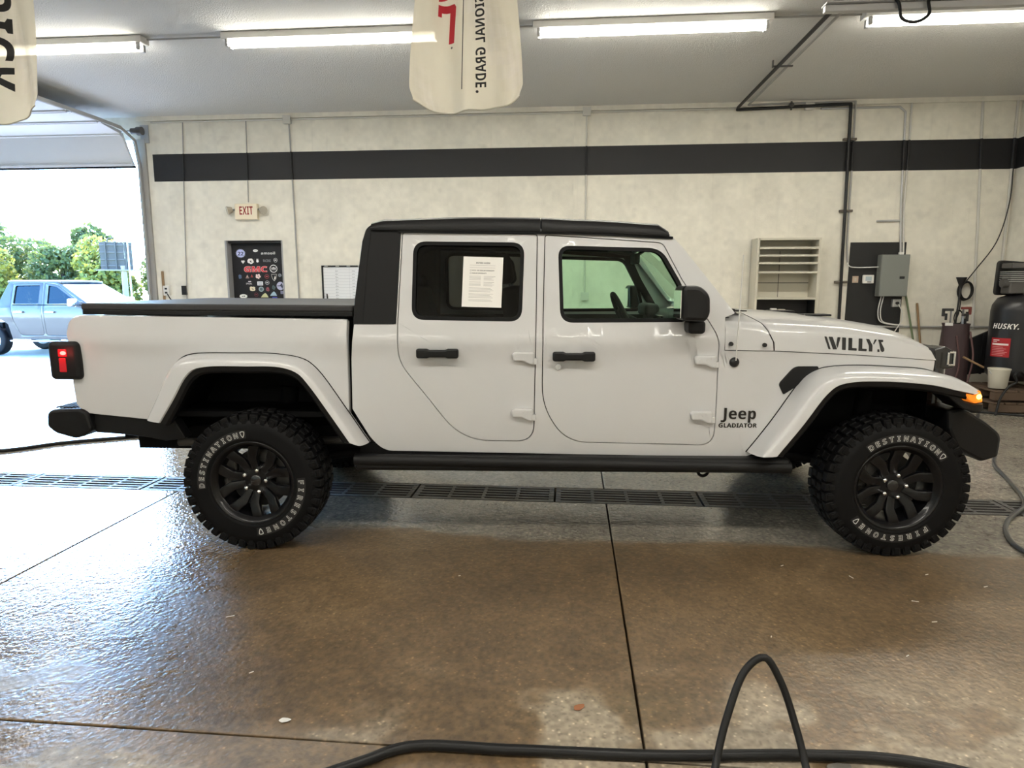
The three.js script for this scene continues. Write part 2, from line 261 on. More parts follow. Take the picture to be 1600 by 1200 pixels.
// doorway: frame and sticker door
{
  const d = struct('door_1', rbox(0.80, 2.04, 0.045, 0.004, -4.46, 1.022, WZ - 0.14), M({ color: lin(0.010, 0.010, 0.013), roughness: 0.45 }), 'black door covered with stickers below the exit sign');
  const frameMat = M({ color: lin(0.34, 0.34, 0.34), roughness: 0.6 });
  mk('frame', merge([span(-4.89, -4.862, 0, 2.08, WZ - 0.2, WZ + 0.004), span(-4.072, -4.045, 0, 2.08, WZ - 0.2, WZ - 0.01)]), frameMat, d);
  mk('frame', span(-4.862, -4.072, 2.045, 2.08, WZ - 0.2, WZ - 0.04), black, d);
  mk('knob', new THREE.SphereGeometry(0.03, 14, 10).translate(-4.11, 1.0, WZ - 0.09), steel, d);
  mk('backing', span(-4.89, -4.045, 0, 2.08, WZ - 0.25, WZ - 0.21), black, d);
  // stickers: [u, v, width, height, kind, colour, text] in millimetres of the door face from its upper corner
  const st = [
    [220, 190, 165, 150, 'burst', '#c9d2ff', '22'], [455, 150, 78, 45, 'oval', '#f2f2f2', ''], [650, 185, 240, 50, 'text', '#e8e8e8', 'amsoil'],
    [250, 320, 60, 60, 'heart', '#efefef', ''], [370, 310, 120, 105, 'blob', '#f4f0ee', ''], [478, 308, 56, 75, 'hand', '#efefef', ''], [625, 300, 130, 50, 'text', '#8d9096', 'RACING'], [760, 295, 66, 72, 'ring', '#efefef', ''],
    [440, 430, 385, 95, 'gmc', '#e0414b', 'GMC'], [722, 425, 125, 125, 'tri', '#f2f2f2', ''],
    [190, 545, 55, 80, 'blob', '#5a6f92', ''], [305, 545, 60, 62, 'tritext', '#c9a79c', ''], [375, 535, 45, 52, 'tritext', '#b4433e', ''], [475, 540, 95, 88, 'blob', '#f3dcd8', ''], [610, 545, 75, 72, 'ring', '#b4545a', ''], [725, 560, 85, 105, 'shield', '#e9e6df', ''], [815, 525, 62, 66, 'blob', '#8e939a', ''],
    [325, 640, 100, 60, 'text2', '#d8d4d8', 'SPECIAL'], [500, 652, 92, 66, 'card', '#eceff4', ''], [612, 640, 72, 66, 'ring', '#d8d8d8', ''], [815, 690, 118, 130, 'emblem', '#b9bad6', ''],
    [375, 735, 110, 85, 'blob', '#eadfc4', ''], [512, 740, 82, 82, 'disc', '#9db0b5', ''], [615, 745, 60, 85, 'blob', '#8f4f58', ''], [705, 715, 66, 72, 'blob', '#54666a', ''],
    [225, 850, 125, 72, 'oval2', '#eef0ea', ''], [430, 825, 66, 66, 'ring', '#8a3d4c', ''], [560, 835, 120, 78, 'hill', '#c8c89a', ''], [700, 810, 110, 78, 'hill', '#a9c4d4', ''], [835, 790, 46, 50, 'card', '#8f8fae', ''],
    [475, 912, 190, 40, 'plate', '#eceeee', 'TRUMP'], [718, 890, 80, 66, 'card', '#4a52b4', ''],
  ];
  const cols = 8, rows = 4, cw = 256, ch = 256;
  const atlas = canvas(cols * cw, rows * ch, (x) => {
    x.fillStyle = '#17171b'; x.fillRect(0, 0, cols * cw, rows * ch); x.textAlign = 'center'; x.textBaseline = 'middle'; x.lineJoin = 'round';
    st.forEach(([, , w, h, kind, col, txt], i) => {
      const cx = (i % cols) * cw + cw / 2, cy = Math.floor(i / cols) * ch + ch / 2, S = 232, sx = w >= h ? S : S * w / h, sy = w >= h ? S * h / w : S;
      x.save(); x.translate(cx, cy); x.scale(sx / 200, sy / 200); x.fillStyle = col; x.strokeStyle = col; x.lineWidth = 14;
      const ell = (a, b, f = true) => { x.beginPath(); x.ellipse(0, 0, a, b, 0, 0, 7); f ? x.fill() : x.stroke(); };
      const fit = (t, hh, f, fill = true) => { x.font = 'bold 100px ' + f; const m = x.measureText(t).width; x.save(); x.scale(190 / m, hh / 72); fill ? x.fillText(t, 0, 6) : x.strokeText(t, 0, 6); x.restore(); };
      if (kind === 'burst') { x.beginPath(); for (let k = 0; k < 40; k++) { const r = k % 2 ? 98 : 72, a = k * Math.PI / 20; x.lineTo(Math.cos(a) * r, Math.sin(a) * r); } x.fill(); x.fillStyle = '#232a5c'; x.save(); x.scale(0.62, 0.62); fit(txt, 120, 'sans-serif'); x.restore(); }
      else if (kind === 'oval' || kind === 'oval2') { ell(98, 92); x.fillStyle = '#222'; if (kind === 'oval2') { x.fillRect(-40, -10, 34, 30); x.fillRect(6, -24, 30, 44); } else x.fillRect(-50, -4, 100, 10); }
      else if (kind === 'text' || kind === 'plate') { if (kind === 'plate') { x.fillRect(-100, -100, 200, 200); x.fillStyle = '#26262a'; x.save(); x.scale(0.86, 1); fit(txt, 110, 'sans-serif'); x.restore(); } else fit(txt, 150, 'sans-serif'); }
      else if (kind === 'text2') { x.fillRect(-20, -90, 90, 60); x.save(); x.translate(0, 40); fit(txt, 80, 'sans-serif'); x.restore(); }
      else if (kind === 'gmc') { x.fillStyle = '#17171b'; x.save(); x.font = 'bold 100px sans-serif'; const m = x.measureText(txt).width; x.scale(190 / m, 190 / 76); x.lineWidth = 9; x.strokeStyle = '#f0b7b7'; x.strokeText(txt, 0, 4); x.fillStyle = '#d4323c'; x.fillText(txt, 0, 4); x.restore(); }
      else if (kind === 'ring') { ell(84, 84, false); x.fillRect(-46, -22, 92, 40); }
      else if (kind === 'disc') { ell(96, 96); x.fillStyle = '#5d6f75'; ell(60, 60); }
      else if (kind === 'tri') { x.lineWidth = 16; ell(88, 88, false); for (const k of [-38, 0, 38]) { x.beginPath(); x.moveTo(k - 14, -38 + Math.abs(k) * 0.3); x.lineTo(k + 16, -38 + Math.abs(k) * 0.3); x.lineTo(k + 10, 20); x.lineTo(k - 4, 46); x.fill(); } }
      else if (kind === 'shield') { x.lineWidth = 10; x.beginPath(); x.moveTo(-90, -95); x.lineTo(90, -95); x.quadraticCurveTo(90, 40, 0, 98); x.quadraticCurveTo(-90, 40, -90, -95); x.stroke(); x.beginPath(); x.moveTo(40, -60); x.lineTo(60, 20); x.lineTo(-10, 80); x.lineTo(0, 10); x.fill(); }
      else if (kind === 'card') { x.fillRect(-96, -92, 192, 184); x.fillStyle = '#55596a'; for (const k of [-45, 5, 45]) x.fillRect(-70, k, 140, 16); }
      else if (kind === 'emblem') { ell(98, 98); x.fillStyle = '#33364d'; x.fillRect(-80, -8, 170, 16); x.beginPath(); x.moveTo(-20, -10); x.lineTo(50, -70); x.lineTo(60, -10); x.fill(); x.beginPath(); x.moveTo(10, 8); x.lineTo(56, 70); x.lineTo(66, 8); x.fill(); }
      else if (kind === 'hill') { x.beginPath(); x.moveTo(-98, 80); x.quadraticCurveTo(-40, -60, 20, -90); x.lineTo(60, -40); x.lineTo(98, 80); x.fill(); x.fillStyle = '#2a2c22'; x.beginPath(); x.moveTo(-60, 50); x.lineTo(0, -20); x.lineTo(60, 50); x.stroke(); }
      else if (kind === 'heart') { x.beginPath(); x.moveTo(0, 96); x.lineTo(-90, -10); x.quadraticCurveTo(-90, -90, -30, -80); x.lineTo(0, -50); x.lineTo(30, -80); x.quadraticCurveTo(90, -90, 90, -10); x.fill(); }
      else if (kind === 'hand') { ell(70, 60); x.fillRect(-50, -95, 30, 90); x.fillRect(15, -95, 30, 90); }
      else if (kind === 'tritext') { x.beginPath(); x.moveTo(0, -95); x.lineTo(60, 30); x.lineTo(-60, 30); x.fill(); x.fillRect(-90, 52, 180, 32); }
      else { for (let k = 0; k < 7; k++) { x.beginPath(); x.ellipse(Math.cos(k * 2.4 + i) * 48, Math.sin(k * 2.4 + i) * 48, 30 + (k * 13 + i * 7) % 26, 22 + (k * 17 + i * 5) % 30, k, 0, 7); x.fill(); } x.fillStyle = '#2b2329'; x.fillRect(-30, -14, 50, 16); x.fillRect(-8, 22, 44, 12); }
      x.restore();
    });
  });
  const sm = M({ map: atlas, roughness: 0.45 });
  st.forEach(([u, v, w, h], i) => {
    const W = w * 0.00095, H = h * 0.00092, g = box(W, H, 0.0012), uv = g.attributes.uv, k = 232 / 256, fw = w >= h ? k : k * w / h, fh = w >= h ? k * h / w : k;
    for (let q = 0; q < uv.count; q++) uv.setXY(q, ((i % cols) + 0.5 + (uv.getX(q) - 0.5) * fw) / cols, 1 - (Math.floor(i / cols) + 0.5 - (uv.getY(q) - 0.5) * fh) / rows);
    mk('sticker', g.translate(-4.935 + u * 0.00095, 2.082 - v * 0.00092, WZ - 0.1165 + 0.0003 * (i % 3)), sm, d);
  });
}
// exit sign with two emergency lamp heads
{
  const t = thing('exit_sign', 'cream EXIT sign with red letters and two lamp heads above the sticker door', 'exit sign', [-4.52, 2.36, WZ]);
  mk('housing', rbox(0.325, 0.215, 0.06, 0.008, 0, 0.108, 0.03), M({ color: lin(0.78, 0.68, 0.50), roughness: 0.45 }), t);
  const face = canvas(512, 320, (x, w, h) => { x.fillStyle = '#e9dcc2'; x.fillRect(0, 0, w, h); x.fillStyle = '#8c1d16'; x.textAlign = 'center'; x.textBaseline = 'middle'; x.font = 'bold 200px sans-serif'; x.save(); x.translate(w / 2, 140); x.scale(0.78, 1.25); x.fillText('EXIT', 0, 0); x.restore(); });
  mk('face', box(0.315, 0.2, 0.002, 0, 0.108, 0.061), M({ map: face, roughness: 0.5 }), t).userData.label = 'red EXIT letters';
  for (const s of [-1, 1]) {
    const h = mk('lamp_head', new THREE.CylinderGeometry(0.058, 0.034, 0.07, 20).rotateX(Math.PI / 2), M({ color: lin(0.42, 0.37, 0.30), roughness: 0.5 }), t);
    h.position.set(s * 0.235, 0.13 - (s > 0 ? 0.005 : 0), 0.06); h.rotation.set(0.35, s * 0.9, 0);
    mk('lens', new THREE.CylinderGeometry(0.052, 0.052, 0.006, 20).rotateX(Math.PI / 2).translate(0, 0, 0.036), M({ color: lin(0.5, 0.47, 0.4), roughness: 0.2 }), h);
    mk('bracket', cyl(V(s * 0.16, 0.14, 0.03), V(s * 0.22, 0.13, 0.05), 0.012, 8), greyPaint, t);
  }
}
// whiteboard
{
  const t = thing('whiteboard', 'white planner board in a black frame hanging behind the truck bed', 'whiteboard', [-3.0, 1.2, WZ]);
  const w = 0.98, h = 0.53, pm = canvas(1024, 512, (x, W, H) => { x.fillStyle = '#e9ebee'; x.fillRect(0, 0, W, H); x.strokeStyle = '#a9adb5'; x.lineWidth = 2; for (let i = 1; i < 12; i++) { x.beginPath(); x.moveTo(0, i * H / 12); x.lineTo(W, i * H / 12); x.stroke(); } for (let i = 1; i < 5; i++) { x.beginPath(); x.moveTo(i * W / 5, 0); x.lineTo(i * W / 5, H); x.stroke(); } x.strokeStyle = '#454a55'; x.lineWidth = 3; for (let i = 1; i < 11; i++) for (let c = 0; c < 3; c++) { const X = 190 + c * 260, Y = i * H / 12 + 22; x.beginPath(); x.moveTo(X, Y); for (let k = 1; k < 6; k++) x.lineTo(X + k * 9, Y + ((k * 7 + i * 5 + c * 3) % 11) - 5); x.stroke(); } });
  mk('board', box(w - 0.03, h - 0.03, 0.012, 0, h / 2, 0.008), M({ map: pm, roughness: 0.3 }), t);
  for (const [a, b, c, d] of [[w, 0.022, 0, h - 0.011], [w, 0.022, 0, 0.011]]) mk('frame', box(a, b, 0.026, c, d, 0.013), black, t);
  for (const s of [-1, 1]) mk('frame', box(0.022, h, 0.026, s * (w / 2 - 0.011), h / 2, 0.013), black, t);
  for (let k = 0; k < 6; k++) mk('clip', rbox(0.05, 0.008, 0.006, 0.002, -0.42 + k * 0.16, h - 0.011, 0.029), whitePlastic, t);
  mk('marker', cyl(V(-0.42, 0.06, 0.025), V(-0.425, 0.14, 0.025), 0.008, 8), black, t);
}
// ---- conduits, boxes and pipes on the wall (each run a thing of its own)
function conduit(pts, r, mat, label, cat = 'conduit') { const m = solo(cat === 'cable' ? 'cable' : 'conduit', pipe(pts, r, 8), mat, label, cat);
  for (let i = 0; i + 1 < pts.length; i++) {   // where the wall stripe was painted straight over the run
    const a = pts[i].y > pts[i + 1].y ? pts[i] : pts[i + 1], b = a === pts[i] ? pts[i + 1] : pts[i]; if (a.y - b.y < 0.1) continue;
    const y1 = Math.min(3.262, a.y), y0 = Math.max(2.895, b.y); if (y1 - y0 < 0.02) continue;
    const at = (y) => a.clone().lerp(b, (a.y - y) / (a.y - b.y)); mk('painted_length', cyl(at(y0), at(y1), r + 0.0012, 8), stripeMat, m);
  }
  return m;
}
const w1 = WZ + 0.012, whiteConduit = M({ color: lin(0.60, 0.585, 0.54), roughness: 0.6 }), greyConduit = M({ color: lin(0.36, 0.355, 0.34), roughness: 0.55 });
conduit([V(-5.84, 3.685, WZ + 0.014), V(3.0, 3.685, WZ + 0.014)], 0.012, whiteConduit, 'long white conduit run along the wall top under the ceiling');
conduit([V(3.1, 3.66, WZ + 0.016), V(4.05, 3.66, WZ + 0.016), V(4.12, 3.6, WZ + 0.016), V(4.16, 2.5, WZ + 0.016), V(4.2, 1.86, WZ + 0.03)], 0.013, zinc, 'bare metal conduit dropping from the wall top into the grey breaker box');
conduit([V(4.19, 3.7, WZ + 0.016), V(4.20, 2.4, WZ + 0.016), V(4.235, 1.86, WZ + 0.03)], 0.013, whiteConduit, 'white conduit beside the bare one down to the breaker box');
conduit([V(-5.38, 3.68, w1), V(-5.40, 3.3, w1), V(-5.44, 2.6, w1), V(-5.49, 1.5, w1), V(-5.515, 1.05, w1)], 0.007, greyConduit, 'thin grey cable wandering down the wall beside the garage opening', 'cable');
conduit([V(-4.47, 3.68, w1), V(-4.5, 2.6, w1)], 0.007, greyConduit, 'thin grey cable coming down into the top of the exit sign', 'cable');
conduit([V(-3.86, 3.62, WZ + 0.014), V(-3.845, 2.5, WZ + 0.014), V(-3.838, 1.25, WZ + 0.014)], 0.011, greyConduit, 'grey conduit running down to the two outlets beside the sticker door');
conduit([V(0.162, 3.66, WZ + 0.014), V(0.17, 1.36, WZ + 0.014)], 0.011, whiteConduit, 'white conduit dropping behind the truck cab to a small box');
conduit([V(5.02, 3.72, WZ + 0.016), V(5.10, 2.4, WZ + 0.016), V(5.18, 0.9, WZ + 0.016)], 0.016, whiteConduit, 'white conduit on the wall above the funnel rack');
conduit([V(5.43, 3.74, WZ + 0.02), V(5.45, 1.5, WZ + 0.02)], 0.016, whiteConduit, 'white conduit in the room corner behind the compressor');
conduit([V(3.88, 2.27, WZ + 0.02), V(4.17, 2.275, WZ + 0.02)], 0.013, zinc, 'short bare conduit stub above the black backing board');
conduit([V(3.43, 0.93, WZ + 0.02), V(4.2, 0.92, WZ + 0.02), V(5.46, 0.925, WZ + 0.02)], 0.014, greyConduit, 'grey conduit running low along the wall behind the funnel rack');
for (const [x, y, l] of [[0.161, 3.69, 'small white box on the wall top above the truck cab'], [-3.877, 3.675, 'small white box on the wall top above the outlets'], [2.95, 3.695, 'small white box on the wall top beside the black pipe'], [0.17, 1.31, 'small grey box on the wall seen through the cab window']])
  { const t = thing('junction_box', l, 'junction box', [x, y - 0.05, WZ]); mk('body', rbox(0.1, 0.1, 0.05, 0.006, 0, 0.05, 0.025), whiteConduit, t); mk('cover', rbox(0.108, 0.108, 0.006, 0.002, 0, 0.05, 0.053), whiteConduit, t); }
function outlet(x, y, mat, label, w = 0.075, h = 0.115) {
  const t = thing('wall_outlet', label, 'outlet', [x, y, WZ]); mk('box', rbox(w, h, 0.045, 0.005, 0, h / 2, 0.0225), mat, t);
  for (const k of [0.3, 0.7]) mk('socket', rbox(0.036, 0.026, 0.006, 0.003, 0, h * k, 0.046), black, t);
}
outlet(-3.835, 1.14, zinc, 'grey metal outlet at the bottom of the conduit by the sticker door', 0.11, 0.12);
outlet(-3.63, 1.14, zinc, 'grey metal outlet farther from the sticker door', 0.11, 0.12);
outlet(-5.79, 1.31, whitePlastic, 'white outlet on the wall edge beside the garage opening', 0.09, 0.14);
outlet(-5.525, 1.32, black, 'black outlet on the wall between garage opening and sticker door', 0.065, 0.13);
solo('power_cord', tube([V(-5.77, 1.33, WZ + 0.05), V(-5.70, 1.24, WZ + 0.06), V(-5.6, 1.215, WZ + 0.05), V(-5.5, 1.24, WZ + 0.04), V(-5.44, 1.19, WZ + 0.03), V(-5.42, 0.7, WZ + 0.03)], 0.008, 40, 6), hoseMat, 'black power cord drooping from the white outlet by the garage opening', 'cord');
solo('wooden_stick', rbox(0.03, 0.75, 0.02, 0.004, -5.845, 1.28, WZ + 0.012), wood, 'thin wooden stick upright on the wall by the garage opening', 'stick');
// black gas pipe with a grey conduit beside it
{
  const y = 3.68, t = thing('pipe', 'black iron pipe crossing the ceiling and running down the wall by the cabinet', 'pipe', [0, 0, 0]);
  mk('run', pipe([V(2.12, y, -2.4), V(2.06, y, -8.9), V(2.06, 3.66, WZ + 0.06), V(3.44, 3.70, WZ + 0.06), V(3.465, 2.6, WZ + 0.05), V(3.50, 0.6, WZ + 0.05)], 0.019, 12), black, t);
  for (const [x, yy] of [[3.468, 3.28], [3.485, 2.4], [3.49, 1.5]]) mk('clamp', rbox(0.16, 0.03, 0.05, 0.006, x, yy, WZ + 0.03), M({ color: lin(0.12, 0.1, 0.08), roughness: 0.6 }), t);
  mk('valve', merge([new THREE.SphereGeometry(0.035, 12, 8).translate(2.72, 3.7, WZ + 0.06), cyl(V(2.72, 3.64, WZ + 0.06), V(2.72, 3.745, WZ + 0.06), 0.012)]), iron, t);
  for (const z of [-5.2, -7.4]) mk('hanger', merge([box(0.2, 0.012, 0.03, 2.14, 3.7, z), box(0.012, 0.07, 0.03, 2.04, 3.725, z)]), iron, t);
  conduit([V(2.24, 3.72, -2.4), V(2.2, 3.72, -8.96), V(3.5, 3.73, WZ + 0.05), V(3.535, 2.0, WZ + 0.02), V(3.56, 1.75, WZ + 0.02)], 0.012, greyConduit, 'grey conduit following the black iron pipe over ceiling and wall');
}
// door opener rail hung below the ceiling
{
  const t = thing('door_rail', 'grey steel rail with a looped black hose hung below the ceiling light', 'rail', [0, 0, 0]);
  mk('rail', rbox(4.2, 0.045, 0.05, 0.006, 3.8, 3.335, -5.0), zinc, t);
  mk('flange', rbox(4.2, 0.012, 0.11, 0.003, 3.8, 3.365, -5.0), zinc, t);
  for (const x of [2.0, 3.4, 5.2]) mk('strap', box(0.03, 0.4, 0.006, x, 3.57, -5.02), zinc, t);
  mk('hose_loop', tube([V(2.05, 3.42, -4.96), V(2.16, 3.35, -4.95), V(2.19, 3.24, -4.94), V(2.28, 3.215, -4.94), V(2.36, 3.26, -4.94), V(2.36, 3.36, -4.95), V(2.48, 3.4, -4.96)], 0.011, 50, 8), hoseMat, t);
  mk('carriage', rbox(0.16, 0.05, 0.07, 0.01, 2.12, 3.39, -4.97), black, t);
}
// fluorescent fixtures: one builder, each with its own lamp light
const tubeGlow = M({ color: 0xffffff, emissive: lin(1, 0.955, 0.85), emissiveIntensity: 30, roughness: 0.4 });
function fixture(x0, z, label, group) {
  const L = 2.06, t = thing('ceiling_light', label, 'ceiling light', [x0 + L / 2, CH, z], 0, group);
  mk('housing', rbox(L, 0.06, 0.13, 0.008, 0, -0.031, 0), whitePlastic, t);
  for (const s of [-1, 1]) {
    mk('tube', cyl(V(-L / 2 + 0.06, -0.095, s * 0.04), V(L / 2 - 0.06, -0.095, s * 0.04), 0.017, 14), tubeGlow, t);
    for (const e of [-1, 1]) mk('lamp_holder', rbox(0.028, 0.07, 0.035, 0.006, e * (L / 2 - 0.05), -0.088, s * 0.04), zinc, t);
  }
  const l = new THREE.RectAreaLight(lin(1, 0.955, 0.85), 54, L - 0.12, 0.11); l.position.set(0, -0.117, 0); l.rotation.x = -Math.PI / 2; l.name = 'lamp'; t.add(l);
}
fixture(-6.08, -6.2, 'fluorescent tube light above the folded garage door rail', 'lights in the ceiling row');
fixture(-3.25, -6.2, 'fluorescent tube light running behind the hanging cloth banner', 'lights in the ceiling row');
fixture(-0.375, -6.2, 'fluorescent tube light between the banner and the black ceiling pipe', 'lights in the ceiling row');
fixture(2.43, -6.2, 'fluorescent tube light behind the steel rail past the black pipe', 'lights in the ceiling row');
for (const [x, z] of [[-6.08, -1.0], [-3.25, -1.0], [-0.375, -1.0], [2.43, -1.0], [-3.25, 4.4], [-0.375, 4.4], [2.43, 4.4]]) fixture(x, z, 'fluorescent tube light of the rows over the near half of the bay', 'lights over the near half');
conduit([V(-4.0, 3.735, -6.2), V(-3.26, 3.735, -6.2)], 0.009, greyConduit, 'short conduit joining the light by the garage door to its neighbour');
conduit([V(-1.18, 3.735, -6.2), V(-0.38, 3.735, -6.2)], 0.009, greyConduit, 'short conduit joining two ceiling lights behind the banner');
conduit([V(1.69, 3.735, -6.2), V(2.42, 3.735, -6.2)], 0.009, greyConduit, 'short conduit joining two ceiling lights under the black pipe');

// overhead garage door, rolled up, with its tracks
{
  const t = thing('garage_door', 'white sectional garage door rolled up under the ceiling on steel tracks', 'garage door', [0, 0, 0]);
  const dm = M({ color: lin(0.66, 0.67, 0.68), roughness: 0.45 }), W = OX1 - OX0 - 0.1, cx = (OX0 + OX1) / 2;
  const sec = (y0, z0, y1, z1) => { const L = Math.hypot(y1 - y0, z1 - z0), g = merge([rbox(W, L - 0.006, 0.045, 0.006), box(W, 0.03, 0.02, 0, L / 2 - 0.03, 0.03), box(W, 0.03, 0.02, 0, -L / 2 + 0.03, 0.03)]); g.rotateX(Math.atan2(z1 - z0, y1 - y0)); return g.translate(cx, (y0 + y1) / 2, (z0 + z1) / 2); };
  const pr = [[3.10, -8.93], [3.49, -8.72]]; for (let k = 0; k < 5; k++) pr.push([3.56, -8.28 + k * 0.52]);
  for (let i = 0; i + 1 < pr.length; i++) mk('section', sec(pr[i][0], pr[i][1], pr[i + 1][0], pr[i + 1][1]), dm, t);
  for (const x of [OX1 + 0.01, OX0 - 0.01]) {
    const c = new THREE.CurvePath(), pts = [V(x, 0.05, WZ + 0.07), V(x, 3.1, WZ + 0.07), V(x, 3.42, WZ + 0.14), V(x, 3.53, WZ + 0.42), V(x, 3.54, WZ + 0.9), V(x, 3.54, -5.6)];
    for (let i = 0; i + 1 < pts.length; i++) { const d = pts[i + 1].clone().sub(pts[i]), L = d.length(), ang = Math.atan2(d.z, d.y); mk('track', merge([box(0.05, L + 0.01, 0.012, 0, 0, -0.02), box(0.008, L + 0.01, 0.045, 0.025, 0, 0)]).rotateX(ang).translate(x, (pts[i].y + pts[i + 1].y) / 2, (pts[i].z + pts[i + 1].z) / 2), zinc, t); }
    mk('spring_drum', merge([new THREE.CylinderGeometry(0.055, 0.055, 0.07, 18).rotateZ(Math.PI / 2).translate(x + 0.09, 3.55, WZ + 0.12), new THREE.CylinderGeometry(0.04, 0.04, 0.12, 16).rotateZ(Math.PI / 2).translate(x + 0.03, 3.55, WZ + 0.12)]), iron, t);
    mk('bracket', box(0.12, 0.24, 0.01, x + 0.09, 3.53, WZ + 0.02), zinc, t);
    mk('hanger', box(0.03, 0.24, 0.005, x + 0.03, 3.66, -6.4), zinc, t);
  }
  mk('shaft', cyl(V(OX0, 3.55, WZ + 0.12), V(OX1, 3.55, WZ + 0.12), 0.013), steel, t);
  for (let i = 2; i < pr.length; i++) mk('roller', new THREE.CylinderGeometry(0.022, 0.022, 0.05, 12).rotateZ(Math.PI / 2).translate(OX1 - 0.03, pr[i][0] - 0.02, pr[i][1]), steel, t);
  mk('bottom_seal', box(W, 0.03, 0.05, cx, 3.09, -8.94), rubber, t);
}
// ---------------------------------------------------------------- hanging banners
function banner(cx, z, w0, w1, yb, tex, label, lean, phase) {
  const t = thing('banner', label, 'banner', [cx, yb, z], lean), H = CH - 0.02 - yb, nx = 36, ny = 48, pos = [], uv = [], idx = [];
  for (let j = 0; j <= ny; j++) for (let i = 0; i <= nx; i++) {
    const u = i / nx, v = j / ny, w = (w0 + (w1 - w0) * v * v * (3 - 2 * v)) * (1 - 0.07 * ss(0.93, 1, v)), a = u - 0.5;
    const k = v * v;
    const zz = 0.10 * Math.cos(a * 3.0) * k + 0.036 * Math.sin(u * 10 + phase + v * 1.2) * (0.4 + v) + 0.013 * Math.sin(u * 24 - v * 6 + phase);
    const y = H * (1 - v) + (0.10 * a * a * 4) * k + 0.02 * a * k;
    pos.push(a * w, y, zz); uv.push(u, 1 - v);
  }
  for (let j = 0; j < ny; j++) for (let i = 0; i < nx; i++) { const a = j * (nx + 1) + i, b = a + 1, c = a + nx + 1, d = c + 1; idx.push(a, c, b, b, c, d); }
  const front = new THREE.BufferGeometry(); front.setAttribute('position', new THREE.Float32BufferAttribute(pos, 3)); front.setAttribute('uv', new THREE.Float32BufferAttribute(uv, 2)); front.setIndex(idx); front.computeVertexNormals();
  const cm = MP({ map: tex, roughness: 0.8, transmission: 0.1, thickness: 0, side: THREE.DoubleSide });
  mk('cloth', front, cm, t);
  const hem = []; for (let i = 0; i <= nx; i++) { const o = (ny * (nx + 1) + i) * 3; hem.push(V(pos[o], pos[o + 1], pos[o + 2])); }
  mk('hem', tube(hem, 0.004, 60, 6), M({ color: lin(0.55, 0.52, 0.42), roughness: 0.9 }), t);
  mk('rod', cyl(V(-w0 / 2 - 0.03, H, 0), V(w0 / 2 + 0.03, H, 0), 0.011), whitePlastic, t);
}
const clothBase = (x, w, h) => { x.fillStyle = '#efe9d8'; x.fillRect(0, 0, w, h); for (let k = 0; k < 260; k++) { x.globalAlpha = 0.05; x.fillStyle = k % 2 ? '#fff' : '#c9bfa2'; x.fillRect((k * 97) % w, (k * 193) % h, 6 + (k * 31) % 60, 40 + (k * 53) % 200); } x.globalAlpha = 1; };
{
  // seen from its reverse: lettering runs down the cloth, mirrored
  const tex = canvas(512, 1024, (x, w, h) => {
    clothBase(x, w, h); x.textBaseline = 'middle'; x.textAlign = 'left';
    const run = (t, px, y0, y1, size, col, f) => { x.save(); x.translate(px, y0); x.scale(-1, 1); x.rotate(Math.PI / 2); x.font = f + ' ' + size + 'px sans-serif'; x.fillStyle = col; x.scale((y1 - y0) / x.measureText(t).width, 1); x.fillText(t, 0, 0); x.restore(); };
    run('PROFESSIONAL GRADE', 332, 321, 927, 62, '#1c1a19', 'bold');
    x.fillStyle = '#1c1a19'; x.beginPath(); x.arc(316, 942, 6, 0, 7); x.fill();
    x.fillRect(246, 90, 4, 836);
    // red emblem: G, M and the last C, each letter a bent bar
    const red = '#b8232f'; x.fillStyle = red; x.strokeStyle = red;
    const bar = (p) => { x.beginPath(); p.forEach(([a, b], i) => (i ? x.lineTo(a, b) : x.moveTo(a, b))); x.closePath(); x.fill(); };
    x.save(); x.translate(-58, 23); x.scale(1.36, 0.99);
    bar([[128, 60], [150, 60], [150, 270], [178, 270], [178, 60], [196, 60], [196, 300], [128, 300]]);
    bar([[128, 330], [196, 330], [196, 352], [150, 400], [196, 430], [196, 478], [128, 506], [128, 476], [165, 455], [128, 420], [128, 385], [165, 362], [128, 360]]);
    bar([[128, 520], [190, 520], [197, 534], [190, 690], [168, 690], [172, 553], [140, 553], [140, 572], [128, 572]]); x.restore();
    x.fillStyle = '#555'; x.beginPath(); x.arc(187, 724, 5, 0, 7); x.fill();
  });
  banner(-0.63, -4.0, 0.5, 0.66, 2.44, tex, 'cream cloth banner with a red emblem and mirrored PROFESSIONAL GRADE lettering hanging over the cab', 0.0, 1.0);
  const tex2 = canvas(512, 1024, (x, w, h) => { clothBase(x, w, h); x.save(); x.translate(300, 225); x.scale(-1, 1); x.rotate(Math.PI / 2); x.font = 'bold 190px sans-serif'; x.textBaseline = 'middle'; x.fillStyle = '#1b1a1a'; x.scale(650 / x.measureText('BUICK').width, 1); x.fillText('BUICK', 0, 0); x.restore(); });
  banner(-3.585, -4.0, 0.58, 0.62, 2.44, tex2, 'cream cloth banner with black mirrored BUICK lettering hanging by the garage opening', 0.0, 2.6);
}
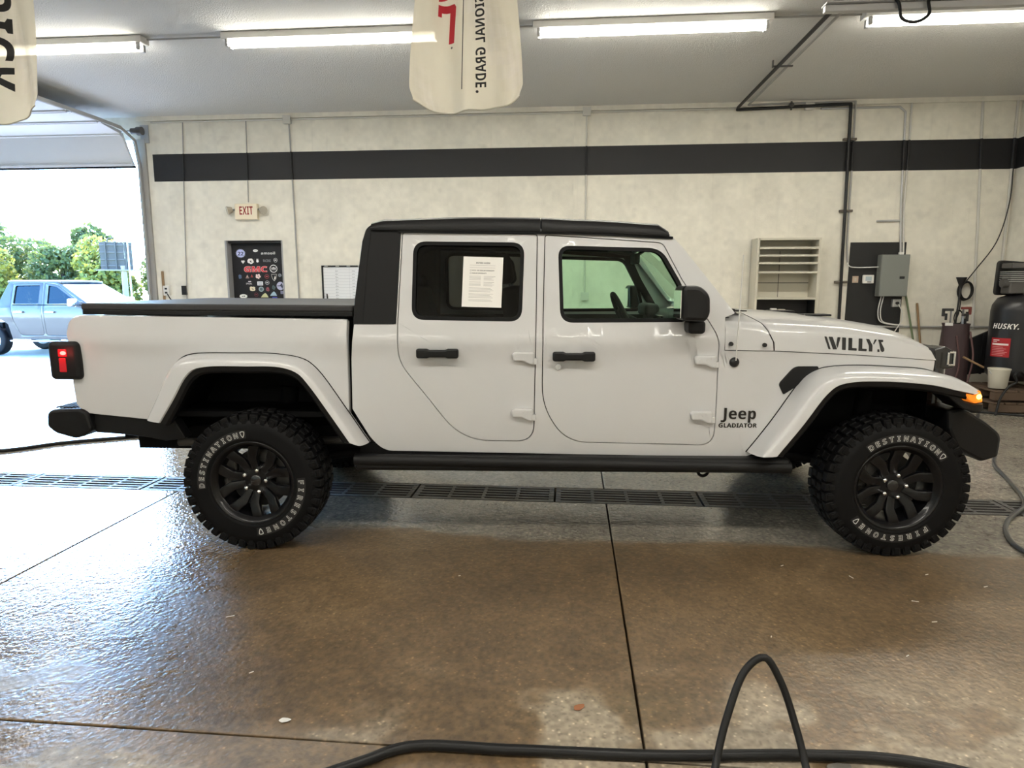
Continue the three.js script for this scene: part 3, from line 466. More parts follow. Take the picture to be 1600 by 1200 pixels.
// ---------------------------------------------------------------- cabinet, boards and boxes on the wall
{
  const x0 = 2.335, x1 = 3.115, z0 = WZ + 0.01, z1 = -8.69, y1 = 2.05, t = thing('shelf_cabinet', 'cream metal shelf cabinet with bare shelves against the striped wall', 'cabinet', [0, 0, 0]);
  for (const x of [x0 + 0.014, x1 - 0.014]) mk('side_panel', span(x - 0.014, x + 0.014, 0, y1, z0, z1), creamPaint, t);
  mk('back_panel', span(x0, x1, 0, y1, z0, z0 + 0.008), creamPaint, t);
  mk('seam', merge([span(2.70, 2.706, 1.28, 1.9, z0 + 0.008, z0 + 0.011), span(x0 + 0.03, x1 - 0.03, 1.485, 1.493, z0 + 0.008, z0 + 0.011)]), black, t);
  for (const y of [2.036, 1.925, 1.83, 1.735, 1.62, 1.29, 0.95, 0.5, 0.1]) mk('shelf', rbox(x1 - x0 - 0.02, 0.026, z1 - z0, 0.004, (x0 + x1) / 2, y, (z0 + z1) / 2), creamPaint, t);
  mk('lower_lining', merge([span(x0 + 0.03, x1 - 0.03, 0.97, 1.27, z0 + 0.009, z0 + 0.02), span(x0 + 0.028, x0 + 0.034, 0.97, 1.27, z0 + 0.01, z1 - 0.01), span(x1 - 0.034, x1 - 0.028, 0.97, 1.27, z0 + 0.01, z1 - 0.01)]), black, t);
  const ob = (x, w, h, d, m, n, l, c) => solo(n, rbox(w, h, d, 0.006, x, 0.963 + h / 2, -8.78), m, l, c);
  ob(2.60, 0.075, 0.2, 0.06, whitePlastic, 'spray_can', 'pale spray can on the black lower shelf of the cream cabinet', 'can');
  ob(2.70, 0.09, 0.19, 0.06, creamPaint, 'parts_carton', 'cream carton beside the spray can in the cream cabinet', 'carton');
  solo('yellow_cloth', new THREE.SphereGeometry(0.09, 16, 10).scale(1, 0.5, 0.6).translate(2.86, 1.01, -8.78), M({ color: lin(0.55, 0.36, 0.06), roughness: 0.9 }), 'crumpled yellow cloth on the black lower shelf of the cream cabinet', 'cloth');
}
{
  const t = thing('backing_board', 'black painted board on the wall behind the grey breaker box', 'board', [0, 0, 0]);
  mk('panel', span(3.585, 4.27, 0.85, 2.005, WZ, WZ + 0.02), black, t);
  const b = thing('breaker_box', 'grey metal breaker box mounted on the black board', 'breaker box', [4.1, 1.315, WZ + 0.02]);
  mk('body', rbox(0.345, 0.53, 0.12, 0.006, 0, 0.265, 0.06), greyPaint, b); mk('door', rbox(0.335, 0.52, 0.008, 0.003, 0, 0.265, 0.124), greyPaint, b); mk('latch', rbox(0.06, 0.03, 0.008, 0.003, 0.09, 0.24, 0.131), black, b); mk('hub', rbox(0.05, 0.035, 0.05, 0.005, 0.09, 0.545, 0.05), whitePlastic, b);
  const th = thing('thermostat', 'white thermostat on the black board beside the breaker box', 'thermostat', [3.825, 1.48, WZ + 0.02]);
  mk('case', rbox(0.14, 0.11, 0.03, 0.01, 0, 0.055, 0.015), whitePlastic, th); mk('screen', rbox(0.075, 0.055, 0.004, 0.002, 0, 0.062, 0.031), M({ color: lin(0.42, 0.5, 0.55), roughness: 0.25 }), th); mk('button', rbox(0.05, 0.01, 0.004, 0.001, 0.01, 0.02, 0.031), black, th);
  const sw = thing('light_switch', 'small beige switch plate on the black board', 'switch', [3.67, 1.49, WZ + 0.02]);
  mk('plate', rbox(0.075, 0.085, 0.01, 0.004, 0, 0.043, 0.005), M({ color: lin(0.55, 0.42, 0.32), roughness: 0.5 }), sw); mk('rocker', rbox(0.02, 0.04, 0.008, 0.002, 0, 0.043, 0.012), creamPaint, sw);
  const o = thing('wall_outlet', 'grey outlet below the breaker box with a white plug', 'outlet', [4.19, 1.18, WZ + 0.02]); mk('box', rbox(0.1, 0.1, 0.05, 0.006, 0, 0.05, 0.025), zinc, o); mk('plug', new THREE.CylinderGeometry(0.018, 0.018, 0.04, 12).rotateX(Math.PI / 2).translate(0, 0.05, 0.065), black, o);
  solo('cable', tube([V(4.19, 1.23, WZ + 0.09), V(4.25, 1.13, WZ + 0.09), V(4.27, 1.02, WZ + 0.07), V(4.2, 0.85, WZ + 0.05)], 0.006, 30, 6), whitePlastic, 'thin white cord hanging from the outlet below the breaker box', 'cord');
  for (const [dx, n] of [[0, 'outer'], [0.03, 'inner']]) solo('cable', tube([V(3.99 + dx, 1.315, WZ + 0.07), V(3.965 + dx, 1.12, WZ + 0.07), V(4.0 + dx, 1.0, WZ + 0.06), V(4.12, 0.955 + dx * 0.3, WZ + 0.05), V(4.3, 0.94 + dx * 0.2, WZ + 0.045)], 0.007, 30, 6), whitePlastic, n + ' one of two white cables curving out below the breaker box', 'cable');
  solo('cable', tube([V(3.555, 1.74, WZ + 0.03), V(3.58, 1.70, WZ + 0.04), V(3.66, 1.685, WZ + 0.05), V(3.93, 1.69, WZ + 0.06)], 0.007, 24, 6), whitePlastic, 'white cable entering the breaker box across the black board', 'cable');
  solo('green_stick', cyl(V(4.30, 1.36, WZ + 0.04), V(4.47, 0.5, WZ + 0.12), 0.013, 8), M({ color: lin(0.13, 0.17, 0.09), roughness: 0.6 }), 'dull green stick leaning beside the breaker box', 'stick');
  solo('broom_handle', cyl(V(4.455, 1.23, WZ + 0.04), V(4.56, 0.4, WZ + 0.1), 0.014, 8), wood, 'brown broom handle upright by the green stick', 'stick');
}
// funnel rack: a dark bin full of clamps and a long funnel
{
  const t = thing('tool_bin', 'dark maroon bin of tools standing by the wall conduit', 'bin', [4.66, 0, -8.42]), maroon = M({ color: lin(0.045, 0.026, 0.028), roughness: 0.6 });
  const pr = [[0.0, 0.02], [0.155, 0.02], [0.165, 0.3], [0.16, 0.6], [0.14, 0.97], [0.15, 1.0], [0.135, 1.0], [0.125, 0.95], [0.0, 0.7]].map(([r, y]) => new THREE.Vector2(r, y));
  mk('drum', new THREE.LatheGeometry(pr, 28), maroon, t);
  mk('base', rbox(0.31, 0.1, 0.31, 0.02, 0, 0.05, 0), black, t);
  { const sm = M({ color: lin(0.1, 0.05, 0.05), roughness: 0.7 }); mk('strap', tube([V(0.1, 0.9, 0.13), V(0.13, 0.6, 0.18), V(0.08, 0.25, 0.19)], 0.012, 20, 6), sm, t); mk('strap', tube([V(-0.06, 0.85, 0.15), V(-0.02, 0.5, 0.18), V(-0.08, 0.2, 0.17)], 0.01, 20, 6), sm, t); }
  const f = thing('long_funnel', 'black long-necked funnel sticking up from the maroon bin', 'funnel', [4.64, 0.72, -8.42]);
  mk('neck', cyl(V(0, 0, 0), V(0.03, 0.72, 0), 0.011, 10), black, f);
  mk('cone', new THREE.LatheGeometry([[0.011, 0], [0.055, 0.11], [0.058, 0.125], [0.05, 0.12], [0.008, 0.01]].map(([a, b]) => new THREE.Vector2(a, b)), 20).translate(0.03, 0.71, 0), black, f);
  const clamp = (x, z, h, turn, col, l) => { const c = thing('bar_clamp', l, 'clamp', [x, 0.74, z], turn); mk('bar', box(0.012, h, 0.02, 0, h / 2, 0), steel, c); mk('jaw', merge([rbox(0.13, 0.03, 0.025, 0.006, 0.04, h - 0.015, 0), rbox(0.03, 0.09, 0.025, 0.006, 0.09, h - 0.05, 0)]), M({ color: col, roughness: 0.5 }), c); mk('grip', cyl(V(0.055, h - 0.14, 0), V(0.055, h - 0.06, 0), 0.014, 8), black, c); };
  clamp(4.58, -8.40, 0.44, Math.PI, lin(0.03, 0.03, 0.03), 'black bar clamp in the maroon bin with its jaw over the rim');
  clamp(4.72, -8.41, 0.46, 0.2, lin(0.2, 0.05, 0.04), 'rust red bar clamp in the maroon bin beside the funnel');
  clamp(4.70, -8.36, 0.38, 0.6, lin(0.05, 0.045, 0.045), 'dark short bar clamp in the maroon bin in front of the funnel');
  solo('wire_ring', new THREE.TorusGeometry(0.07, 0.008, 8, 28).scale(0.7, 1.2, 1).translate(4.70, 1.07, -8.46), hoseMat, 'black wire ring standing in the maroon bin', 'ring');
  solo('paper_tag', rbox(0.09, 0.035, 0.003, 0.001, 4.47, 1.0, -8.4 + 0.18), whitePlastic, 'small white tag sticking out of the maroon bin', 'tag');
  // coil on the wall with its feed wire
  const co = thing('hose_coil', 'black hose coil hanging on the wall beside the funnel', 'hose', [5.02, 1.39, WZ + 0.06]);
  for (let k = 0; k < 3; k++) mk('loop', new THREE.TorusGeometry(0.115 - k * 0.006, 0.011, 8, 36).scale(0.72, 1.05, 1).translate(k * 0.004, 0, -0.02 + k * 0.018), hoseMat, co);
  solo('cable', tube([V(5.45, 2.95, WZ + 0.03), V(5.44, 2.5, WZ + 0.05), V(5.33, 2.0, WZ + 0.06), V(5.12, 1.66, WZ + 0.06), V(5.03, 1.52, WZ + 0.05)], 0.007, 40, 6), hoseMat, 'thin black cable swooping from the room corner to the hose coil', 'cable');
  solo('cable', tube([V(4.98, 1.28, WZ + 0.05), V(4.86, 1.12, -8.75), V(4.74, 1.0, -8.6)], 0.007, 24, 6), hoseMat, 'thin black cable from the hose coil down into the maroon bin', 'cable');
  // snow shovel blade, stick, bucket
  const sh = thing('plastic_ramp', 'black plastic ramp leaning beside the compressor', 'ramp', [5.0, 0.3, -8.55]);
  mk('blade', ext(poly([[-0.2, 0.46], [0.22, 0.66], [0.24, 0.1], [-0.17, 0.05]], 0.03), 0.03, 0.006), black, sh); mk('rib', box(0.02, 0.5, 0.02, 0.05, 0.32, 0.035), black, sh); mk('hook', tube([V(0.18, 0.63, 0.02), V(0.2, 0.7, 0.02), V(0.23, 0.68, 0.02)], 0.012, 14, 6), black, sh);
  const bu = thing('bucket', 'off white plastic bucket standing in front of the black ramp', 'bucket', [4.925, 0.283, -7.955]);
  mk('shell', new THREE.LatheGeometry([[0, 0], [0.09, 0], [0.108, 0.21], [0.114, 0.213], [0.114, 0.228], [0.102, 0.225], [0.086, 0.02], [0, 0.02]].map(([a, b]) => new THREE.Vector2(a, b)), 28), creamPaint, bu); mk('handle', new THREE.TorusGeometry(0.108, 0.004, 6, 24, Math.PI).rotateX(2.4).translate(0, 0.2, 0), steel, bu);
  solo('scraper_stick', cyl(V(4.62, 0.62, -8.14), V(4.84, 0.5, -8.1), 0.012, 8), wood, 'pale wooden stick lying against the bucket and maroon bin', 'stick');
  solo('air_hose', tube([V(5.2, 0.40, -7.80), V(5.1, 0.45, -7.78), V(5.03, 0.50, -7.76), V(4.97, 0.46, -7.75), V(5.0, 0.38, -7.76), V(4.94, 0.33, -7.77), V(4.84, 0.2, -7.74), V(4.78, 0.015, -7.7)], 0.014, 60, 8), hoseMat, 'black air hose curling between bucket and compressor', 'hose');
}
// compressor on a wooden crib
{
  const oldWood = M({ color: lin(0.13, 0.085, 0.055), roughness: 0.85, bumpMap: rep(grain, 4), bumpScale: 0.002 });
  const p = thing('wooden_crib', 'stacked wooden pallet under the black compressor', 'pallet', [5.15, 0, -8.18]);
  for (const y of [0.03, 0.17]) { for (const z of [-0.30, 0, 0.30]) mk('bearer', rbox(0.64, 0.09, 0.09, 0.006, 0, y + 0.03, z), oldWood, p); for (let k = 0; k < 5; k++) mk('board', rbox(0.11, 0.022, 0.70, 0.004, -0.265 + k * 0.1325, y + 0.088, 0), oldWood, p); }
  const t = thing('air_compressor', 'black upright air compressor with a red label by the room corner', 'compressor', [5.2, 0.281, -8.2]);
  const pr = [[0, 0.06], [0.18, 0.07], [0.25, 0.14], [0.255, 0.2], [0.255, 0.88], [0.245, 0.95], [0.2, 1.03], [0.1, 1.07], [0, 1.075]].map(([r, y]) => new THREE.Vector2(r, y));
  mk('tank', new THREE.LatheGeometry(pr, 48), M({ color: lin(0.013, 0.013, 0.015), roughness: 0.35 }), t);
  for (let k = 0; k < 3; k++) mk('foot', rbox(0.06, 0.12, 0.06, 0.008, Math.cos(k * 2.1 + 0.6) * 0.2, 0.06, Math.sin(k * 2.1 + 0.6) * 0.2), black, t);
  mk('motor', merge([new THREE.CylinderGeometry(0.09, 0.09, 0.24, 24).rotateZ(Math.PI / 2).translate(0.08, 1.19, 0), rbox(0.16, 0.08, 0.12, 0.01, 0.08, 1.09, 0)]), iron, t);
  const pump = mk('pump', rbox(0.16, 0.2, 0.17, 0.015, -0.1, 1.18, 0.03), iron, t);
  for (let k = 0; k < 6; k++) mk('fin', rbox(0.19, 0.01, 0.2, 0.003, -0.1, 1.22 + k * 0.022, 0.03), zinc, pump);
  mk('head', rbox(0.2, 0.06, 0.2, 0.012, -0.08, 1.40, 0.02), iron, t);
  mk('belt_guard', ext(poly([[-0.2, 1.06], [0.2, 1.06], [0.22, 1.44], [-0.19, 1.47]], 0.05), 0.05, 0.008).translate(0, 0, -0.16), black, t);
  mk('filter', new THREE.CylinderGeometry(0.05, 0.05, 0.08, 18).rotateZ(Math.PI / 2).translate(-0.2, 1.2, 0.06), iron, t);
  const patch = (y0, y1, a0, a1, tex, name) => { const g = new THREE.CylinderGeometry(0.2565, 0.2565, y1 - y0, 24, 1, true, a0, a1 - a0); g.translate(0, (y0 + y1) / 2, 0); return mk(name, g, M({ map: tex, roughness: 0.4, side: THREE.DoubleSide }), t); };
  const hus = canvas(512, 128, (x, w, h) => { x.fillStyle = '#1a1a1c'; x.fillRect(0, 0, w, h); x.fillStyle = '#f1efe8'; x.font = 'bold italic 110px sans-serif'; x.textAlign = 'center'; x.textBaseline = 'middle'; x.fillText('HUSKY.', w / 2, h / 2 + 4); });
  patch(0.66, 0.76, -1.72, -0.22, hus, 'brand_lettering');
  const red = canvas(256, 256, (x, w, h) => { x.fillStyle = '#a81f26'; x.fillRect(0, 0, w, h); x.fillStyle = '#f3e6e2'; x.fillRect(20, 72, 216, 26); x.fillRect(30, 24, 90, 12); x.fillRect(30, 46, 60, 10); x.globalAlpha = 0.6; for (let k = 0; k < 6; k++) x.fillRect(26, 118 + k * 22, 150 + (k * 37) % 60, 7); });
  patch(0.35, 0.57, -1.5, -0.67, red, 'warning_label').userData.label = 'red warning label';
}
// ---------------------------------------------------------------- hoses and litter on the floor
solo('hose', tube([V(-0.95, 0.017, -1.55), V(-0.632, 0.017, -1.752), V(-0.5, 0.017, -1.835), V(-0.17, 0.017, -1.852), V(0.29, 0.017, -1.868), V(0.73, 0.017, -1.91), V(1.02, 0.017, -1.915), V(1.25, 0.017, -1.86), V(1.6, 0.017, -1.7)], 0.0165, 120, 12), hoseMat, 'thick black hose lying along the floor joint', 'hose');
solo('hose', tube([V(0.36, 0.012, -1.45), V(0.40, 0.012, -1.66), V(0.44, 0.06, -1.78), V(0.485, 0.16, -1.86), V(0.555, 0.285, -1.93), V(0.612, 0.318, -1.945), V(0.66, 0.25, -1.93), V(0.70, 0.12, -1.87), V(0.71, 0.03, -1.76), V(0.73, 0.012, -1.55), V(0.8, 0.012, -1.3)], 0.0115, 120, 12), hoseMat, 'thin black hose rising in an upright loop above the thick hose', 'hose');
solo('hose', tube([V(4.6, 0.014, -7.7), V(4.1, 0.014, -6.9), V(3.844, 0.014, -6.142), V(3.45, 0.014, -5.5), V(3.28, 0.014, -5.05), V(3.04, 0.014, -4.5), V(2.72, 0.014, -4.15), V(2.575, 0.014, -3.93), V(2.5, 0.014, -3.68), V(2.62, 0.014, -3.3), V(2.9, 0.014, -2.9)], 0.0135, 140, 10), M({ color: lin(0.05, 0.05, 0.052), roughness: 0.28 }), 'grey hose snaking over the floor past the front tyre', 'hose');
solo('hose', tube([V(-6.2, 0.016, -4.9), V(-5.0, 0.016, -5.18), V(-4.68, 0.016, -5.5), V(-4.14, 0.016, -5.82), V(-3.4, 0.016, -6.2)], 0.016, 80, 10), hoseMat, 'black hose on the wet floor behind the rear bumper', 'hose');
solo('hose', tube([V(2.9, 0.014, -7.4), V(4.2, 0.014, -7.95), V(4.7, 0.014, -7.85), V(5.3, 0.014, -7.5)], 0.013, 60, 8), hoseMat, 'black hose on the floor in front of the wooden pallet', 'hose');
{
  const leaf = (x, z, s, turn, m, n, l, c) => { const g = bend(new THREE.ExtrudeGeometry(poly([[-1, 0], [-0.5, 0.5], [0.4, 0.55], [1, 0.05], [0.5, -0.5], [-0.4, -0.45]], 0.2), { depth: 0.04, bevelEnabled: false }).rotateX(-Math.PI / 2), (v) => { v.y += 0.18 * Math.sin(v.x * 2.2) * v.z + 0.06; }, 0.5); g.scale(s, s, s); g.rotateY(turn); g.translate(x, 0.003, z); solo(n, g, m, l, c); };
  leaf(-0.95, -1.94, 0.022, 0.2, whitePlastic, 'paper_scrap', 'white oval scrap on the floor beside the long joint', 'scrap');
  leaf(0.045, -2.1, 0.026, 0.8, M({ color: lin(0.32, 0.13, 0.06), roughness: 0.8 }), 'dry_leaf', 'brown dry leaf on the floor by the joint', 'leaf');
  leaf(0.83, -1.87, 0.05, 0.5, M({ color: lin(0.13, 0.12, 0.105), roughness: 0.7 }), 'dry_leaf', 'grey curled leaf caught on the thick hose', 'leaf');
  const dm = M({ color: lin(0.75, 0.72, 0.66), roughness: 0.7 });
  for (const [x, z, L, a] of [[1.123, -3.374, 0.03, 0.6], [1.428, -3.264, 0.05, 1.9], [1.825, -3.33, 0.035, 0.5], [2.04, -3.213, 0.04, 0.4], [1.618, -3.024, 0.05, 2.9], [1.605, -2.834, 0.04, 0.2], [1.353, -2.545, 0.03, 0.7], [0.855, -2.644, 0.02, 1.2], [-0.55, -3.1, 0.02, 0.5], [-1.2, -2.2, 0.03, 0.8], [0.5, -1.80, 0.03, 1.3], [-1.5, -2.6, 0.06, 0.5]])
    solo('straw_bit', rbox(L * 0.6, 0.003, 0.004, 0.001, 0, 0, 0, 1).rotateY(a).translate(x, 0.0016, z), dm, 'tiny pale straw bit lying on the damp floor', 'litter', 'straw bits on the floor');
}
// ---------------------------------------------------------------- the white pickup (own axes: x forward, y up, z towards its right side)
const T = thing('pickup_truck', 'white four-door pickup with black hardtop and black wheels parked over the drain', 'pickup truck', [-0.052, 0, -4.36], R(3.65));
const interp = (tab, x) => { if (x <= tab[0][0]) return tab[0][1]; for (let i = 1; i < tab.length; i++) if (x <= tab[i][0]) { const a = tab[i - 1], b = tab[i]; return a[1] + (b[1] - a[1]) * (x - a[0]) / (b[0] - a[0]); } return tab[tab.length - 1][1]; };
const sideZ = (x, y) => (y < 1.19 ? 0.80 : 0.80 - 0.195 * (y - 1.19) ** 2 / (y - 1.19 + 0.02)) - (x < 1.0 ? 0 : (x - 1.0) * 0.14) - (y < 0.8 ? (0.8 - y) ** 2 * 0.25 : 0) + 0.010 * Math.exp(-(((y - 1.15) / 0.05) ** 2));
const sidePanel = (shape, th, off = 0, edge = 0.055, bev = 0.003) => {
  const g = bend(ext(shape, th, bev), (v) => { v.z = sideZ(v.x, v.y) + off - th + v.z; }, edge, 0.5), p = g.attributes.position, q = g.attributes.normal, e = 0.004, n = V(0, 0, 1);
  for (let i = 0; i < p.count; i++) {   // the outer face takes the true normal of the body surface
    if (q.getZ(i) < 0.93) continue;
    const x = p.getX(i), y = p.getY(i); n.set((sideZ(x - e, y) - sideZ(x + e, y)) / (2 * e), (sideZ(x, y - e) - sideZ(x, y + e)) / (2 * e), 1).normalize(); q.setXYZ(i, n.x, n.y, n.z);
  }
  return g;
};
const sidePane = (shape, off) => bend(new THREE.ShapeGeometry(shape, 6), (v) => { v.z = sideZ(v.x, v.y) + off; }, 0.12, 0.8);
const both = (name, geo, mat, f) => [1, -1].map((s) => { const m = mk(name, s > 0 ? geo : mirrorZ(geo), mat, T); if (f) f(m, s); return m; });
const rearDoor = [[-0.929, 1.752, 0.02], [-0.184, 1.740, 0.02], [-0.189, 1.241], [-0.196, 0.80, 0.05], [-0.199, 0.596, 0.13], [-0.60, 0.599, 0.16], [-0.95, 1.045, 0.08], [-0.951, 1.25]];
const rearWin = [[-0.870, 1.704, 0.075], [-0.252, 1.696, 0.075], [-0.266, 1.262, 0.075], [-0.876, 1.272, 0.075]];
const frontDoor = [[-0.146, 1.736, 0.02], [0.497, 1.692, 0.03], [0.60, 1.495], [0.735, 1.285, 0.08], [0.800, 1.18, 0.08], [0.802, 0.75], [0.797, 0.580, 0.14], [-0.02, 0.594, 0.16], [-0.158, 0.80, 0.12], [-0.155, 1.275]];
const frontWin = [[-0.076, 1.680, 0.07], [0.49, 1.664, 0.07], [0.60, 1.47, 0.03], [0.645, 1.32, 0.07], [0.62, 1.262, 0.06], [-0.062, 1.257, 0.075]];
const cabOutline = [[-1.189, 1.25], [-1.208, 1.06], [-1.213, 0.78], [-1.11, 0.60, 0.08], [-1.04, 0.537, 0.06], [0.97, 0.511], [1.15, 0.50], [1.10, 0.62], [1.31, 0.93], [1.42, 0.985], [1.9, 0.97], [2.04, 0.94], [2.047, 1.044], [1.55, 1.081], [1.10, 1.1065], [0.828, 1.112], [0.83, 1.29], [0.885, 1.312, 0.01], [0.60, 1.672], [0.53, 1.742, 0.03], [0.45, 1.752], [-0.15, 1.768], [-0.95, 1.775], [-0.968, 1.25]];
{
  const s = poly(cabOutline, 0.004); s.holes.push(path(rearDoor, 0.01), path(frontDoor, 0.01));
  both('body_side', sidePanel(s, 0.05), paint);
  // dark channel behind the shut lines
  const c1 = poly(inset(rearDoor, -0.02), 0.02); c1.holes.push(path(inset(rearDoor, 0.03), 0.02));
  const c2 = poly(inset(frontDoor, -0.02), 0.02); c2.holes.push(path(inset(frontDoor, 0.03), 0.02));
  for (const c of [c1, c2]) both('door_weatherstrip', sidePanel(c, 0.02, -0.047, 0.12, 0.002), rubber);
}
function hinge(g, x, y, off = 0) {
  const s = poly([[-0.075, 0.022], [-0.06, 0.034], [0.046, 0.034], [0.046, -0.034], [0.022, -0.034], [-0.015, -0.014], [-0.066, -0.016]], 0.012);
  const a = ext(s, 0.032, 0.008).translate(x, y, sideZ(x, y) + off - 0.004);
  const b = rbox(0.022, 0.034, 0.03, 0.004, x + 0.052, y - 0.016, sideZ(x, y) + off + 0.006);
  const bolts = [[-0.045, 0.008], [-0.005, 0.010], [0.02, 0.018]].map(([dx, dy]) => new THREE.CylinderGeometry(0.006, 0.006, 0.006, 10).rotateX(Math.PI / 2).translate(x + dx, y + dy, sideZ(x, y) + off + 0.028));
  return merge([a, b, ...bolts]);
}
function handle(x, y) {
  const z = sideZ(x, y) + 0.024;
  const bar = ext(poly([[-0.115, 0.026], [-0.055, 0.026], [-0.045, 0.019], [0.045, 0.019], [0.055, 0.026], [0.115, 0.026], [0.115, -0.026], [0.055, -0.026], [0.045, -0.021], [-0.045, -0.021], [-0.055, -0.026], [-0.115, -0.026]], 0.014), 0.034, 0.009).translate(x, y, z - 0.004);
  const feet = [-1, 1].map((s) => rbox(0.05, 0.04, 0.04, 0.008, x + s * 0.085, y, z - 0.01));
  return merge([bar, ...feet]);
}
for (const s of [1, -1]) {
  const mir = (g) => (s > 0 ? g : mirrorZ(g));
  const sr = poly(inset(rearDoor, 0.0042), 0.01); sr.holes.push(path(rearWin, 0.05));
  const rd = mk('rear_door', mir(sidePanel(sr, 0.05)), paint, T);
  const ring = poly(inset(rearWin, 0.001), 0.05); ring.holes.push(path(inset(rearWin, 0.02), 0.05));
  mk('window_seal', mir(sidePanel(ring, 0.052, -0.004, 0.1)), rubber, rd);
  mk('tinted_glass', mir(sidePane(poly(inset(rearWin, 0.012), 0.05), -0.018)), glassDark, rd);
  mk('handle', mir(handle(-0.726, 1.096)), blackPlastic, rd);
  mk('hinge', mir(hinge(rd, -0.247, 1.068)), paint, rd); mk('hinge', mir(hinge(rd, -0.253, 0.755)), paint, rd);
  const cup = (x, y) => new THREE.TorusGeometry(0.048, 0.006, 8, 24, Math.PI).scale(1, 0.75, 0.6).translate(x, y + 0.012, sideZ(x, y) + 0.001);
  mk('handle_cup', mir(cup(-0.726, 1.096)), paint, rd);
  const sf = poly(inset(frontDoor, 0.0042), 0.01); sf.holes.push(path(frontWin, 0.05));
  const fd = mk('front_door', mir(sidePanel(sf, 0.05)), paint, T);
  const ring2 = poly(inset(frontWin, 0.001), 0.05); ring2.holes.push(path(inset(frontWin, 0.02), 0.05));
  mk('window_seal', mir(sidePanel(ring2, 0.052, -0.004, 0.1)), rubber, fd);
  mk('glass', mir(sidePane(poly(inset(frontWin, 0.012), 0.05), -0.018)), glassClear, fd);
  mk('handle', mir(handle(0.014, 1.081)), blackPlastic, fd); mk('handle_cup', mir(cup(0.014, 1.081)), paint, fd);
  mk('hinge', mir(hinge(fd, 0.738, 1.052)), paint, fd); mk('hinge', mir(hinge(fd, 0.730, 0.745)), paint, fd);
  mk('lock_cylinder', mir(new THREE.CylinderGeometry(0.016, 0.018, 0.012, 20).rotateX(Math.PI / 2).translate(-0.069, 1.021, 0.806)), chrome, fd);
  // mirror: shaped shell on a short arm
  const shell = ext(poly([[-0.07, 0.075, 0.02], [-0.055, 0.092, 0.02], [0.02, 0.092, 0.03], [0.072, 0.045, 0.03], [0.076, -0.05, 0.03], [0.055, -0.09, 0.02], [-0.062, -0.086, 0.02]], 0.02), 0.2, 0.02).translate(0.615, 1.368, 0.81);
  mk('mirror_shell', mir(shell), blackPlastic, fd);
  mk('mirror_arm', mir(merge([rbox(0.09, 0.07, 0.13, 0.02, 0.655, 1.243, 0.835), rbox(0.05, 0.09, 0.06, 0.015, 0.645, 1.28, 0.86)])), blackPlastic, fd);
  mk('mirror_glass', mir(box(0.004, 0.14, 0.16, 0.543, 1.366, 0.91)), M({ color: lin(0.8, 0.82, 0.84), metalness: 1, roughness: 0.03 }), fd);
}
